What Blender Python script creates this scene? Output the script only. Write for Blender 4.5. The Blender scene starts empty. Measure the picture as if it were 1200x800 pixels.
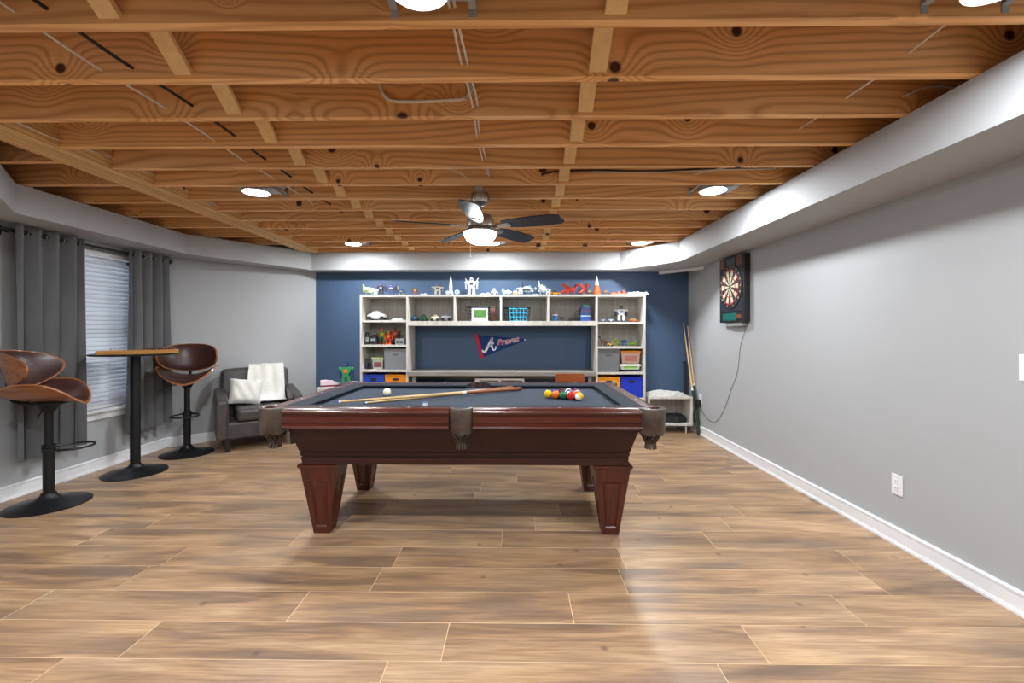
import bpy, bmesh, math, random
from mathutils import Vector, Matrix
random.seed(7)
PI = math.pi
S = bpy.context.scene
C = S.collection

# ------------------------------------------------------------------ camera, world, exposure
CAM_H = 1.228
cam_d = bpy.data.cameras.new('camera'); cam = bpy.data.objects.new('camera', cam_d); C.objects.link(cam)
cam.location = (0, 0, CAM_H); cam.rotation_euler = (PI/2, 0, 0.0118)
cam_d.sensor_width = 36; cam_d.lens = 36*510/1200; cam_d.shift_y = -0.010; cam_d.clip_start = 0.05
S.camera = cam
w = bpy.data.worlds.new('World'); S.world = w; w.use_nodes = True
bg = w.node_tree.nodes['Background']; bg.inputs[0].default_value = (0.80, 0.88, 1.0, 1); bg.inputs[1].default_value = 2.2
S.view_settings.view_transform = 'Standard'; S.view_settings.look = 'None'
S.view_settings.gamma = 1.0; S.view_settings.use_curve_mapping = False
S.view_settings.exposure = 0.0
LAMP = 480.0        # radiance of the recessed lamps' lenses
FANLAMP = 48.0      # radiance of the fan's glass bowl

# ------------------------------------------------------------------ materials
def lin(h):
    h = h.lstrip('#'); r = []
    for i in (0, 2, 4):
        c = int(h[i:i+2], 16)/255
        r.append(c/12.92 if c <= .04045 else ((c+.055)/1.055)**2.4)
    return (*r, 1)

class NT:
    def __init__(s, name):
        s.m = bpy.data.materials.new(name); s.m.use_nodes = True
        s.t = s.m.node_tree; s.b = s.t.nodes['Principled BSDF']
    def n(s, typ, **k):
        nd = s.t.nodes.new('ShaderNode'+typ)
        for a, v in k.items():
            if a.startswith('_'): nd.inputs[a[1:].replace('_', ' ')].default_value = v
            else: setattr(nd, a, v)
        return nd
    def l(s, a, b): s.t.links.new(a, b)
    def math(s, op, a, b=None, c=None):
        nd = s.n('Math', operation=op)
        for i, x in enumerate((a, b, c)):
            if x is None: continue
            if isinstance(x, (int, float)): nd.inputs[i].default_value = x
            else: s.l(x, nd.inputs[i])
        return nd.outputs[0]
    def ramp(s, fac, stops):
        r = s.n('ValToRGB'); e = r.color_ramp.elements
        while len(e) < len(stops): e.new(.5)
        for el, (p, c) in zip(e, stops): el.position = p; el.color = lin(c) if isinstance(c, str) else c
        s.l(fac, r.inputs[0]); return r.outputs[0]
    def mix(s, fac, a, b, mode='MIX'):
        m = s.n('Mix', data_type='RGBA', blend_type=mode)
        for i, x in ((0, fac), (6, a), (7, b)):
            if isinstance(x, (int, float)): m.inputs[i].default_value = x
            elif isinstance(x, tuple): m.inputs[i].default_value = x
            elif isinstance(x, str): m.inputs[i].default_value = lin(x)
            else: s.l(x, m.inputs[i])
        return m.outputs[2]
    def coords(s, scale=(1, 1, 1), rnd=True, shift=(37, 13, 23)):
        tc = s.n('TexCoord'); mp = s.n('Mapping'); mp.inputs['Scale'].default_value = scale
        if rnd:
            oi = s.n('ObjectInfo'); vm = s.n('VectorMath', operation='SCALE'); vm.inputs[0].default_value = shift
            s.l(oi.outputs['Random'], vm.inputs['Scale']); va = s.n('VectorMath', operation='ADD')
            s.l(tc.outputs['Object'], va.inputs[0]); s.l(vm.outputs[0], va.inputs[1]); s.l(va.outputs[0], mp.inputs['Vector'])
            return mp.outputs[0], oi.outputs['Random']
        s.l(tc.outputs['Object'], mp.inputs['Vector']); return mp.outputs[0], None
    def bump(s, h, strength=.2, dist=.002):
        b = s.n('Bump', _Strength=strength, _Distance=dist); s.l(h, b.inputs['Height']); s.l(b.outputs[0], s.b.inputs['Normal'])

MATS = {}
def plain(name, col, rough=.5, metal=0, var=.06, scale=12, bump=0, **k):
    if name in MATS: return MATS[name]
    n = NT(name); v, _ = n.coords()
    nz = n.n('TexNoise', _Scale=scale, _Detail=3); n.l(v, nz.inputs['Vector'])
    hs = n.n('HueSaturation'); hs.inputs['Color'].default_value = lin(col)
    n.l(n.math('MULTIPLY_ADD', nz.outputs[0], 2*var, 1-var), hs.inputs['Value']); n.l(hs.outputs[0], n.b.inputs['Base Color'])
    n.b.inputs['Roughness'].default_value = rough; n.b.inputs['Metallic'].default_value = metal
    for a, x in k.items(): n.b.inputs[a.replace('_', ' ')].default_value = x
    if bump: n.bump(nz.outputs[0], bump, .004)
    MATS[name] = n.m; return n.m

def emit(name, col, strength):
    n = NT(name); n.b.inputs['Base Color'].default_value = lin(col); n.b.inputs['Roughness'].default_value = .4
    n.b.inputs['Emission Color'].default_value = lin(col); n.b.inputs['Emission Strength'].default_value = strength
    return n.m

def pine(name, axis, light='#f2c68c', mid='#e6b06c', dark='#a9672f'):
    """knotty pine; axis = long axis of the piece"""
    n = NT(name); v, rnd = n.coords()
    sp = n.n('SeparateXYZ'); n.l(v, sp.inputs[0]); o = sp.outputs
    if axis == 'X': u, a, b = o[0], o[2], o[1]
    else: u, a, b = o[1], o[2], o[0]
    across = n.math('ADD', a, b)
    cv = n.n('CombineXYZ'); n.l(u, cv.inputs[0]); n.l(across, cv.inputs[1])
    vo = n.n('TexVoronoi', voronoi_dimensions='2D', _Scale=1.9, _Randomness=1.0); n.l(cv.outputs[0], vo.inputs['Vector'])
    d = vo.outputs['Distance']; sc = n.n('SeparateColor'); n.l(vo.outputs['Color'], sc.inputs[0])
    size = n.math('MULTIPLY_ADD', sc.outputs[0], .05, .018)                 # knot radius (scaled units)
    big = n.math('DIVIDE', d, n.math('MULTIPLY', size, 3.2))
    hump = n.math('EXPONENT', n.math('MULTIPLY', n.math('MULTIPLY', big, big), -1.0))
    c2 = n.n('CombineXYZ'); n.l(n.math('MULTIPLY', u, .55), c2.inputs[0]); n.l(n.math('MULTIPLY', across, 3.6), c2.inputs[1])
    nz = n.n('TexNoise', noise_dimensions='2D', _Scale=1.0, _Detail=1.2, _Roughness=.35); n.l(c2.outputs[0], nz.inputs['Vector'])
    ph = n.math('ADD', n.math('MULTIPLY', across, 165), n.math('MULTIPLY', nz.outputs[0], 32))
    ph = n.math('ADD', ph, n.math('MULTIPLY', hump, 24))
    line = n.math('POWER', n.math('MULTIPLY_ADD', n.math('SINE', ph), .5, .5), 2.2)
    c3 = n.n('CombineXYZ'); n.l(n.math('MULTIPLY', u, 4), c3.inputs[0]); n.l(n.math('MULTIPLY', across, 240), c3.inputs[1])
    fine = n.n('TexNoise', noise_dimensions='2D', _Scale=1.0, _Detail=2); n.l(c3.outputs[0], fine.inputs['Vector'])
    c4 = n.n('CombineXYZ'); n.l(n.math('MULTIPLY', u, .9), c4.inputs[0]); n.l(n.math('MULTIPLY', across, 7), c4.inputs[1])
    tone = n.n('TexNoise', noise_dimensions='2D', _Scale=1.0, _Detail=2); n.l(c4.outputs[0], tone.inputs['Vector'])
    base = n.ramp(tone.outputs[0], [(.3, mid), (.7, light)])
    col = n.mix(n.math('MULTIPLY', line, .52), base, dark)
    col = n.mix(n.math('MULTIPLY', fine.outputs[0], .35), col, dark, 'MIX')
    ring = n.math('DIVIDE', d, size)
    knot = n.ramp(ring, [(.62, (1, 1, 1, 1)), (1.02, (0, 0, 0, 1))])
    gate = n.math('GREATER_THAN', sc.outputs[1], .2)
    col = n.mix(n.math('MULTIPLY', knot, gate), col, '#43200f')
    hs = n.n('HueSaturation'); n.l(col, hs.inputs['Color']); n.l(n.math('MULTIPLY_ADD', rnd, .18, 1.02), hs.inputs['Value'])
    n.l(hs.outputs[0], n.b.inputs['Base Color']); n.b.inputs['Roughness'].default_value = .62
    n.bump(fine.outputs[0], .12, .001)
    return n.m

def plank_mat():
    n = NT('floor_plank_wood'); v, rnd = n.coords(shift=(91, 47, 0))
    mp = n.n('Mapping'); mp.inputs['Scale'].default_value = (.9, 6.5, 1); n.l(v, mp.inputs['Vector'])
    big = n.n('TexNoise', _Scale=1.3, _Detail=4, _Roughness=.52, _Distortion=.9); n.l(mp.outputs[0], big.inputs['Vector'])
    m2 = n.n('Mapping'); m2.inputs['Scale'].default_value = (3.0, 70, 1); n.l(v, m2.inputs['Vector'])
    fine = n.n('TexNoise', _Scale=1.4, _Detail=4, _Roughness=.6); n.l(m2.outputs[0], fine.inputs['Vector'])
    m3 = n.n('Mapping'); m3.inputs['Scale'].default_value = (1.6, 3.0, 1); n.l(v, m3.inputs['Vector'])
    cloud = n.n('TexNoise', _Scale=1.3, _Detail=2); n.l(m3.outputs[0], cloud.inputs['Vector'])
    c = n.ramp(big.outputs[0], [(.28, '#6b5443'), (.40, '#8d7057'), (.50, '#ae8a66'), (.64, '#c4a17a'), (.8, '#d1b38c')])
    grey = n.ramp(cloud.outputs[0], [(.45, (0, 0, 0, 1)), (.72, (1, 1, 1, 1))])
    c = n.mix(n.math('MULTIPLY', grey, .5), c, '#8b7a6c')
    c = n.mix(n.ramp(fine.outputs[0], [(.38, (.48, .48, .48, 1)), (.62, (0, 0, 0, 1))]), c, '#6e5238')
    vk = n.n('TexVoronoi', voronoi_dimensions='2D', _Scale=1.6); n.l(v, vk.inputs['Vector'])
    c = n.mix(n.ramp(vk.outputs['Distance'], [(.008, (.55, .55, .55, 1)), (.032, (0, 0, 0, 1))]), c, '#4a3a30')
    hs = n.n('HueSaturation'); n.l(c, hs.inputs['Color']); n.l(n.math('MULTIPLY_ADD', rnd, .24, .90), hs.inputs['Value'])
    hs.inputs['Saturation'].default_value = .98
    n.l(hs.outputs[0], n.b.inputs['Base Color'])
    n.l(n.math('MULTIPLY_ADD', fine.outputs[0], .18, .27), n.b.inputs['Roughness'])
    n.bump(fine.outputs[0], .10, .001); return n.m

def grained(name, light, dark, rough, axis='X', freq=60, coat=0.0):
    n = NT(name); v, rnd = n.coords()
    sc = {'X': (2.5, freq, freq), 'Y': (freq, 2.5, freq), 'Z': (freq, freq, 2.5)}[axis]
    mp = n.n('Mapping'); mp.inputs['Scale'].default_value = sc; n.l(v, mp.inputs['Vector'])
    nz = n.n('TexNoise', _Scale=1, _Detail=4, _Roughness=.6, _Distortion=.5); n.l(mp.outputs[0], nz.inputs['Vector'])
    n.l(n.ramp(nz.outputs[0], [(.32, dark), (.68, light)]), n.b.inputs['Base Color'])
    n.b.inputs['Roughness'].default_value = rough
    n.b.inputs['Coat Weight'].default_value = coat; n.b.inputs['Coat Roughness'].default_value = .12
    return n.m

def cloth(name, c1, c2, scale=300, rough=.9, sheen=.15):
    n = NT(name); v, _ = n.coords()
    a = n.n('TexNoise', _Scale=scale, _Detail=2); n.l(v, a.inputs['Vector'])
    b = n.n('TexNoise', _Scale=4, _Detail=3); n.l(v, b.inputs['Vector'])
    f = n.math('MULTIPLY_ADD', a.outputs[0], .6, n.math('MULTIPLY', b.outputs[0], .4))
    n.l(n.ramp(f, [(.3, c1), (.7, c2)]), n.b.inputs['Base Color']); n.b.inputs['Roughness'].default_value = rough
    n.b.inputs['Sheen Weight'].default_value = sheen
    n.bump(a.outputs[0], .25, .002); return n.m

def leather(name, c1, c2, rough=.42):
    n = NT(name); v, _ = n.coords()
    a = n.n('TexNoise', _Scale=9, _Detail=5); n.l(v, a.inputs['Vector'])
    b = n.n('TexVoronoi', _Scale=160); n.l(v, b.inputs['Vector'])
    n.l(n.ramp(a.outputs[0], [(.35, c1), (.68, c2)]), n.b.inputs['Base Color']); n.b.inputs['Roughness'].default_value = rough
    n.bump(b.outputs['Distance'], .12, .001); return n.m

M_PINE = pine('joist_pine', 'X')
M_PINEY = pine('beam_pine', 'Y', '#e3bd80', '#d4a665', '#a4753c')
M_BRIDGE = plain('bridging_wood', '#e0b980', .65, var=.18, scale=25)
M_OSB = plain('subfloor_board', '#9a6f42', .8, var=.2, scale=20)
M_WALL = plain('grey_wall_paint', '#aaacae', .75, var=.015, scale=3, bump=.02)
M_BLUE = plain('navy_wall_paint', '#425976', .62, var=.02, scale=3, bump=.02)
M_TRIM = plain('white_trim_paint', '#e9eaec', .4, var=.01)
M_PLANK = plank_mat()
M_GROUT = plain('plank_joint', '#d8bb95', .7)
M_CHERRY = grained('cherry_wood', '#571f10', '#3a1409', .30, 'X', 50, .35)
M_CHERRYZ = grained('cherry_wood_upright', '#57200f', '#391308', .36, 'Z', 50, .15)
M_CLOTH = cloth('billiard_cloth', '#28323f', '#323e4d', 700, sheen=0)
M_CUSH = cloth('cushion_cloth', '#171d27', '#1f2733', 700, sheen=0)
M_POCKET = leather('pocket_leather', '#33281f', '#5a4c44', .42)
M_NET = leather('pocket_net_leather', '#2b1f1a', '#4c3a31', .5)
M_BLACK = plain('black_metal', '#17181a', .42, .3, var=.03)
M_BLACKP = plain('black_plastic', '#1a1b1d', .5)
M_NICKEL = plain('brushed_nickel', '#b9b7b2', .28, .95, var=.03)
M_STEEL = plain('galvanised_steel', '#a9acae', .45, .35, var=.1)
M_BLADE = plain('fan_blade_dark', '#1d2430', .38, var=.05)
M_BENT = grained('bentwood_walnut', '#a5683a', '#7b4623', .38, 'X', 40, .3)
M_BROWN = leather('brown_seat_leather', '#341d19', '#4a2b24', .36)
M_ARM = leather('charcoal_leather', '#3b3736', '#4b4644', .45)
M_CURT = cloth('grey_curtain', '#57585a', '#6d6e70', 500)
M_WHITEF = cloth('white_fur', '#cfccc6', '#efece6', 120)
M_SHELF = grained('white_washed_shelf', '#d9d6cf', '#c4c0b8', .5, 'Z', 25)
M_SHELFB = grained('shelf_back_board', '#bcb7ae', '#9d988f', .6, 'Z', 35)
M_DESK = grained('grey_desk_wood', '#98948f', '#7b7773', .55, 'X', 35)
M_MAPLE = grained('maple_cue', '#dcbc86', '#cda76c', .3, 'X', 60, .4)
M_CABLE = plain('white_cable', '#d8d2c4', .5)
M_CABLEB = plain('black_cable', '#17181a', .5)
M_GLASS = NT('window_glass').m
_b = M_GLASS.node_tree.nodes['Principled BSDF']; _b.inputs['Transmission Weight'].default_value = 1; _b.inputs['Roughness'].default_value = 0; _b.inputs['IOR'].default_value = 1.05
M_LENS = emit('lamp_lens', '#f0f5f9', LAMP)
M_BOWL = emit('fan_bowl_glass', '#f0f5f9', FANLAMP)
def col(hexv, rough=.45, metal=0): return plain('paint_'+hexv.strip('#')+('_m' if metal else ''), hexv, rough, metal, var=.04)
def clearplastic(name, c):
    if name in MATS: return MATS[name]
    n = NT(name); n.b.inputs['Base Color'].default_value = lin(c); n.b.inputs['Transmission Weight'].default_value = .6
    n.b.inputs['Roughness'].default_value = .25; MATS[name] = n.m; return n.m

# ------------------------------------------------------------------ mesh builder
def catmull(pts, k=6, closed=False):
    P = [Vector(p) for p in pts]; out = []; n = len(P)
    for i in range(n if closed else n-1):
        g = (lambda j: P[j % n]) if closed else (lambda j: P[max(0, min(n-1, j))])
        a, b, c, d = g(i-1), g(i), g(i+1), g(i+2)
        for q in range(k):
            t = q/k
            out.append(.5*((2*b)+(c-a)*t+(2*a-5*b+4*c-d)*t*t+(3*b-a-3*c+d)*t**3))
    if not closed: out.append(P[-1])
    return out

class MB:
    def __init__(s): s.v = []; s.f = []; s.mx = Matrix.Identity(4)
    def add(s, vs, fs):
        o = len(s.v); s.v += [tuple(s.mx @ Vector(p)) for p in vs]; s.f += [[i+o for i in f] for f in fs]; return s
    def box(s, x0, x1, y0, y1, z0, z1):
        return s.add([(x, y, z) for z in (z0, z1) for y in (y0, y1) for x in (x0, x1)],
                     [(0, 2, 3, 1), (4, 5, 7, 6), (0, 1, 5, 4), (2, 6, 7, 3), (0, 4, 6, 2), (1, 3, 7, 5)])
    def cbox(s, c, d): return s.box(c[0]-d[0]/2, c[0]+d[0]/2, c[1]-d[1]/2, c[1]+d[1]/2, c[2]-d[2]/2, c[2]+d[2]/2)
    def rings(s, R, cap=True, closed=False):
        n = len(R[0]); vs = [p for r in R for p in r]; fs = []
        K = len(R)
        for i in range(K if closed else K-1):
            j2 = (i+1) % K
            for j in range(n): fs.append((i*n+j, i*n+(j+1) % n, j2*n+(j+1) % n, j2*n+j))
        if cap and not closed: fs += [tuple(range(n))[::-1], tuple((K-1)*n+j for j in range(n))]
        return s.add(vs, fs)
    def cyl(s, p0, p1, r0, r1=None, n=14):
        r1 = r0 if r1 is None else r1; p0 = Vector(p0); p1 = Vector(p1); d = (p1-p0).normalized()
        a = d.orthogonal().normalized(); b = d.cross(a)
        return s.rings([[p+a*r*math.cos(2*PI*i/n)+b*r*math.sin(2*PI*i/n) for i in range(n)] for p, r in ((p0, r0), (p1, r1))])
    def lathe(s, prof, c=(0, 0, 0), n=24):
        return s.rings([[(c[0]+r*math.cos(2*PI*i/n), c[1]+r*math.sin(2*PI*i/n), c[2]+z) for i in range(n)] for r, z in prof])
    def tube(s, path, r, n=6, k=0, closed=False, rfun=None):
        P = catmull(path, k, closed) if k else [Vector(p) for p in path]; R = []; up = None; K = len(P)
        for i, p in enumerate(P):
            if closed: d = P[(i+1) % K]-P[i-1]
            else: d = P[min(i+1, K-1)]-P[max(i-1, 0)]
            d = d.normalized()
            if up is None: up = d.orthogonal().normalized()
            up = (up-d*up.dot(d)); up = up.normalized() if up.length > 1e-6 else d.orthogonal().normalized()
            b = d.cross(up); rr = rfun(i/(K-1)) if rfun else r
            R.append([p+up*rr*math.cos(2*PI*j/n)+b*rr*math.sin(2*PI*j/n) for j in range(n)])
        return s.rings(R, closed=closed)
    def ball(s, c, r, n=14, m=9):
        r = (r, r, r) if isinstance(r, (int, float)) else r
        return s.rings([[(c[0]+r[0]*math.sin(PI*i/m)*math.cos(2*PI*j/n), c[1]+r[1]*math.sin(PI*i/m)*math.sin(2*PI*j/n), c[2]-r[2]*math.cos(PI*i/m)) for j in range(n)]
                        for i in [.08]+list(range(1, m))+[m-.08]])
    def prism(s, poly, a, b, axis='z'):
        f = {'z': lambda p, h: (p[0], p[1], h), 'y': lambda p, h: (p[0], h, p[1]), 'x': lambda p, h: (h, p[0], p[1])}[axis]
        return s.rings([[f(p, a) for p in poly], [f(p, b) for p in poly]])
    def disc(s, fn, nr=6, nt=28):
        """shell over the unit disc: fn(a,b,side) side 0 top, 1 bottom"""
        vs = []; fs = []
        for side in (0, 1):
            vs.append(fn(0, 0, side))
            for i in range(1, nr+1):
                for j in range(nt):
                    t = 2*PI*j/nt; vs.append(fn(i/nr*math.cos(t), i/nr*math.sin(t), side))
        N = 1+nr*nt
        for side in (0, 1):
            o = side*N
            for j in range(nt):
                fs.append((o, o+1+j, o+1+(j+1) % nt))
                for i in range(nr-1):
                    a = o+1+i*nt; b = a+nt
                    fs.append((a+j, b+j, b+(j+1) % nt, a+(j+1) % nt))
        e = 1+(nr-1)*nt
        for j in range(nt): fs.append((e+j, N+e+j, N+e+(j+1) % nt, e+(j+1) % nt))
        return s.add(vs, fs)
    def grid(s, fn, nu, nv):
        """shell over [0,1]^2: fn(u,v,side)"""
        vs = []; fs = []; W = nv+1; N = (nu+1)*W
        for side in (0, 1):
            for i in range(nu+1):
                for j in range(nv+1): vs.append(fn(i/nu, j/nv, side))
        for o in (0, N):
            for i in range(nu):
                for j in range(nv): fs.append((o+i*W+j, o+(i+1)*W+j, o+(i+1)*W+j+1, o+i*W+j+1))
        for i in range(nu):
            for j in (0, nv): fs.append((i*W+j, (i+1)*W+j, N+(i+1)*W+j, N+i*W+j))
        for j in range(nv):
            for i in (0, nu): fs.append((i*W+j, i*W+j+1, N+i*W+j+1, N+i*W+j))
        return s.add(vs, fs)
    def mesh(s, name, mat, smooth=True):
        me = bpy.data.meshes.new(name); me.from_pydata(s.v, [], s.f)
        bm = bmesh.new(); bm.from_mesh(me); bmesh.ops.recalc_face_normals(bm, faces=bm.faces); bm.to_mesh(me); bm.free()
        if mat: me.materials.append(mat)
        if smooth: me.shade_smooth(); me.set_sharp_from_angle(angle=.62)
        return me
    def build(s, name, mat, parent=None, smooth=True, bevel=0, seg=2, label=None):
        o = link(name, s.mesh(name, mat, smooth), parent)
        if bevel:
            b = o.modifiers.new('bevel', 'BEVEL'); b.width = bevel; b.segments = seg; b.limit_method = 'ANGLE'; b.angle_limit = .6
            b.harden_normals = False
        if label: o['label'] = label
        return o

def link(name, data, parent=None, loc=None, rot=None):
    o = bpy.data.objects.new(name, data); C.objects.link(o)
    if parent: o.parent = parent
    if loc is not None: o.location = loc
    if rot is not None: o.rotation_euler = rot
    return o
def thing(name, label, cat, loc=(0, 0, 0), rz=0, group=None, rot=None):
    o = link(name, None, None, loc, rot or (0, 0, rz)); o.empty_display_size = .1; o['label'] = label; o['category'] = cat
    if group: o['group'] = group
    return o
def tag(o, label, cat, group=None):
    o['label'] = label; o['category'] = cat
    if group: o['group'] = group
    return o
def struct(o, label=None, cat=None):
    o['kind'] = 'structure'
    if label: o['label'] = label
    if cat: o['category'] = cat
    return o
def copy_tree(o, parent=None):
    c = o.copy(); C.objects.link(c); c.parent = parent
    for ch in list(o.children): copy_tree(ch, c)
    return c

# ------------------------------------------------------------------ the room
XR, YB, XL = 2.19, 5.59, -3.72
ZJ = CAM_H+.985          # underside of the joists
JH = .235; ZT = ZJ+JH
CL = (-3.72, 4.56); CB = (-2.60, 5.59)      # far bay corner, corner of the blue wall
Y0 = -2.6; XN = -2.75; CN1 = (-3.72, 2.62); CN2 = (XN, 1.65)

floor = struct(MB().box(-3.85, XR+.1, Y0-.1, YB+.1, -.03, -.0011).build('floor', M_GROUT, smooth=False), 'wood-look plank floor of the whole basement room', 'floor')
def left_limit(y):
    if y < CN2[1]: return XN
    if y < CN1[1]: return XN+(XL-XN)*(y-CN2[1])/(CN1[1]-CN2[1])
    if y < CL[1]: return XL
    return CL[0]+(CB[0]-CL[0])*min(1, (y-CL[1])/(CB[1]-CL[1]))
PW, PL, GAP = .2135, 1.22, .0030
plank_meshes = {}
def plank_mesh(L):
    key = round(L, 3)
    if key not in plank_meshes:
        h = L/2-GAP/2; k = PW/2-GAP/2; c = .0008
        R = [[(-a, -b, z), (a, -b, z), (a, b, z), (-a, b, z)] for a, b, z in ((h, k, -.0045), (h, k, -.0010), (h-c, k-c, 0))]
        plank_meshes[key] = MB().rings(R).mesh('plank', M_PLANK, False)
    return plank_meshes[key]
row = 0; y = 1.618-20*PW
offs = [0, .47, .86, .21, .63, 1.02, .35, .78]
while y < YB:
    if y+PW > Y0:
        xl = min(left_limit(y), left_limit(y+PW))-.02; x = -4.9+offs[(row*3+row//3) % 8]+random.uniform(-.1, .1)
        while x < XR:
            a, b = max(x, xl), min(x+PL, XR)
            if b-a > .06: link('plank', plank_mesh(b-a), floor, ((a+b)/2, y+PW/2, 0))
            x += PL
    y += PW; row += 1

def wall_poly(name, poly, z0, z1, mat, label):
    return struct(MB().prism(poly, z0, z1).build(name, mat, smooth=False), label, 'wall')
wall_poly('wall_right', [(XR, Y0), (XR+.12, Y0), (XR+.12, YB+.12), (XR, YB+.12)], 0, ZT, M_WALL, 'long light grey painted wall carrying the dartboard')
wall_poly('wall_back', [(CB[0], YB), (XR, YB), (XR, YB+.12), (CB[0]-.04, YB+.12)], 0, ZT, M_BLUE, 'navy blue painted wall behind the toy shelves')
wall_poly('wall_left_corner', [CL, CB, (CB[0]-.04, CB[1]+.12), (CL[0]-.12, CL[1]+.04)], 0, ZT, M_WALL, 'angled light grey wall behind the leather armchair')
wall_poly('wall_left_return', [CN1, CN2, (CN2[0]-.1, CN2[1]-.05), (CN1[0]-.12, CN1[1]-.05)], 0, ZT, M_WALL, 'angled grey wall closing the near side of the bay')
wall_poly('wall_left_entry', [(XN, CN2[1]), (XN-.1, CN2[1]-.05), (XN-.1, Y0), (XN, Y0)], 0, ZT, M_WALL, 'grey wall running from the bay to the end of the room')
wall_poly('wall_front', [(XN-.1, Y0), (XR+.12, Y0), (XR+.12, Y0-.12), (XN-.1, Y0-.12)], 0, ZT, M_WALL, 'grey end wall facing the blue wall')
WY0, WY1, WZ0, WZ1 = 3.34, 4.30, .53, 1.95         # window opening
m = MB(); xo = XL-.14
for a, b, z0, z1 in ((CN1[1], WY0, 0, ZT), (WY1, CL[1], 0, ZT), (WY0, WY1, 0, WZ0), (WY0, WY1, WZ1, ZT)): m.box(xo, XL, a, b, z0, z1)
struct(m.build('wall_left', M_WALL, smooth=False), 'light grey wall with the curtained window', 'wall')

def baseboard(name, p, q, side):
    p, q = Vector(p), Vector(q); d = (q-p).normalized(); nrm = Vector((-d.y, d.x))*side; m = MB()
    for t, z0, z1 in ((.013, 0, .078), (.010, .078, .088), (.016, .088, .096), (.008, .096, .102), (.024, 0, .012), (.019, .012, .019)):
        m.prism([tuple(p), tuple(q), tuple(q+nrm*t), tuple(p+nrm*t)], z0, z1)
    return struct(m.build(name, M_TRIM, smooth=False), 'white moulded baseboard along the foot of a wall', 'baseboard')
baseboard('baseboard_right', (XR, Y0), (XR, YB), 1)
baseboard('baseboard_left', (XL, CN1[1]), (XL, CL[1]), -1)
baseboard('baseboard_left_corner', CL, CB, -1)
baseboard('baseboard_back', CB, (XR, YB), -1)

# ceiling: subfloor, joists, beam, bridging, soffits
ceil = struct(MB().box(-3.86, XR+.12, Y0-.12, YB+.12, ZT, ZT+.03).build('ceiling', M_OSB, smooth=False), 'exposed wooden joist ceiling with board subfloor above', 'ceiling')
JX0, JX1 = -2.45, XR
jm = MB().box(-(JX1-JX0)/2, (JX1-JX0)/2, -.019, .019, 0, JH).mesh('joist', M_PINE, False)
JY = [1.379+.019+.306*i for i in range(-12, 14) if 1.379+.306*i > Y0]
for jy in JY: link('joist', jm, ceil, ((JX0+JX1)/2, jy, ZJ))
sl = 1.27; jm2 = MB().box(-sl/2, sl/2, -.019, .019, 0, JH).mesh('joist', M_PINE, False)
for i in range(9):
    jy = 1.72+.40*i
    if jy < 5.4: link('joist', jm2, ceil, (-2.62-sl/2+.02, jy, ZJ+.004))
for i in range(4):
    MB().box(-2.65+.05*i, -2.652+.05*(i+1), Y0, 5.42, ZJ-.008+random.uniform(-.003, .003), ZT-.001).build('beam_ply', M_PINEY, ceil, smooth=False)
def bridge(p0, p1, bx):
    p0, p1 = Vector(p0), Vector(p1); d = (p1-p0); L = d.length; d.normalize()
    mm = MB(); mm.mx = Matrix.Translation((p0+p1)/2) @ d.to_track_quat('Y', 'Z').to_matrix().to_4x4()
    return mm.box(-.034, .034, -L/2, L/2, -.010, .010).mesh('bridging', M_BRIDGE, False)
gapy = .306-.038
bm_a = bridge((0, 0, JH-.02), (0, gapy, .02), 0); bm_b = bridge((.075, 0, .02), (.075, gapy, JH-.02), 0)
for x in (-1.30, .31):
    for jy in JY[:-1]:
        if jy < -.6: continue
        link('bridging', bm_a, ceil, (x, jy+.019, ZJ)); link('bridging', bm_b, ceil, (x, jy+.019, ZJ))

SB, SBL = CAM_H+.76, CAM_H+.785     # underside of soffits
def soffit(poly, zb, zt=ZJ-.002):
    R = [[(p[0], p[1], z if not isinstance(z, (list, tuple)) else z[i]) for i, p in enumerate(poly)] for z in (zb, zt)]
    o = MB().rings(R).build('soffit', M_WALL, ceil, smooth=False); return o
SF = 5.38
soffit([(1.77, Y0), (XR, Y0), (XR, YB), (1.77, 4.756)], SB)
soffit([(1.77, 4.756), (XR, YB), (1.27, YB), (1.27, SF)], SB)
soffit([(1.27, SF), (1.27, YB), (CB[0], YB), (-2.555, SF)], SB)
soffit([(-2.555, SF), CB, CL, (-3.36, 4.36)], [SB, SB, SBL, SBL])
soffit([(-3.36, 4.36), CL, CN1, (-3.33, 2.85)], SBL)
soffit([(-3.33, 2.85), CN1, CN2, (XN, 2.20)], SBL)
o = MB().prism([(1.80, 5.55), (1.83, 5.585), (2.185, 5.185), (2.185, 5.12)], SB-.035, SB-.001).build('trim_1', M_TRIM, smooth=False)
struct(o, 'short white board fixed across the corner under the soffit', 'trim')

# window, outside the curtains
win = struct(link('window_1', None, None, (XL, 0, 0)), 'white double-hung window behind the blind', 'window')
m = MB()
for a, b, z0, z1 in ((WY0, WY0+.05, WZ0, WZ1), (WY1-.05, WY1, WZ0, WZ1), (WY0, WY1, WZ0, WZ0+.05), (WY0, WY1, WZ1-.05, WZ1)): m.box(-.13, -.05, a, b, z0, z1)
m.build('window_frame', M_TRIM, win, smooth=False)
zm = 1.24
for z0, z1, x in ((WZ0+.05, zm+.02, -.085), (zm-.02, WZ1-.05, -.11)):
    m = MB(); y0, y1 = WY0+.05, WY1-.05
    for a, b, c, d in ((y0, y0+.04, z0, z1), (y1-.04, y1, z0, z1), (y0, y1, z0, z0+.045), (y0, y1, z1-.045, z1)): m.box(x-.012, x+.012, a, b, c, d)
    sa = m.build('sash', M_TRIM, win, smooth=False)
    MB().box(x-.002, x+.002, y0+.04, y1-.04, z0+.045, z1-.045).build('pane', M_GLASS, sa, smooth=False)
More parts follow.
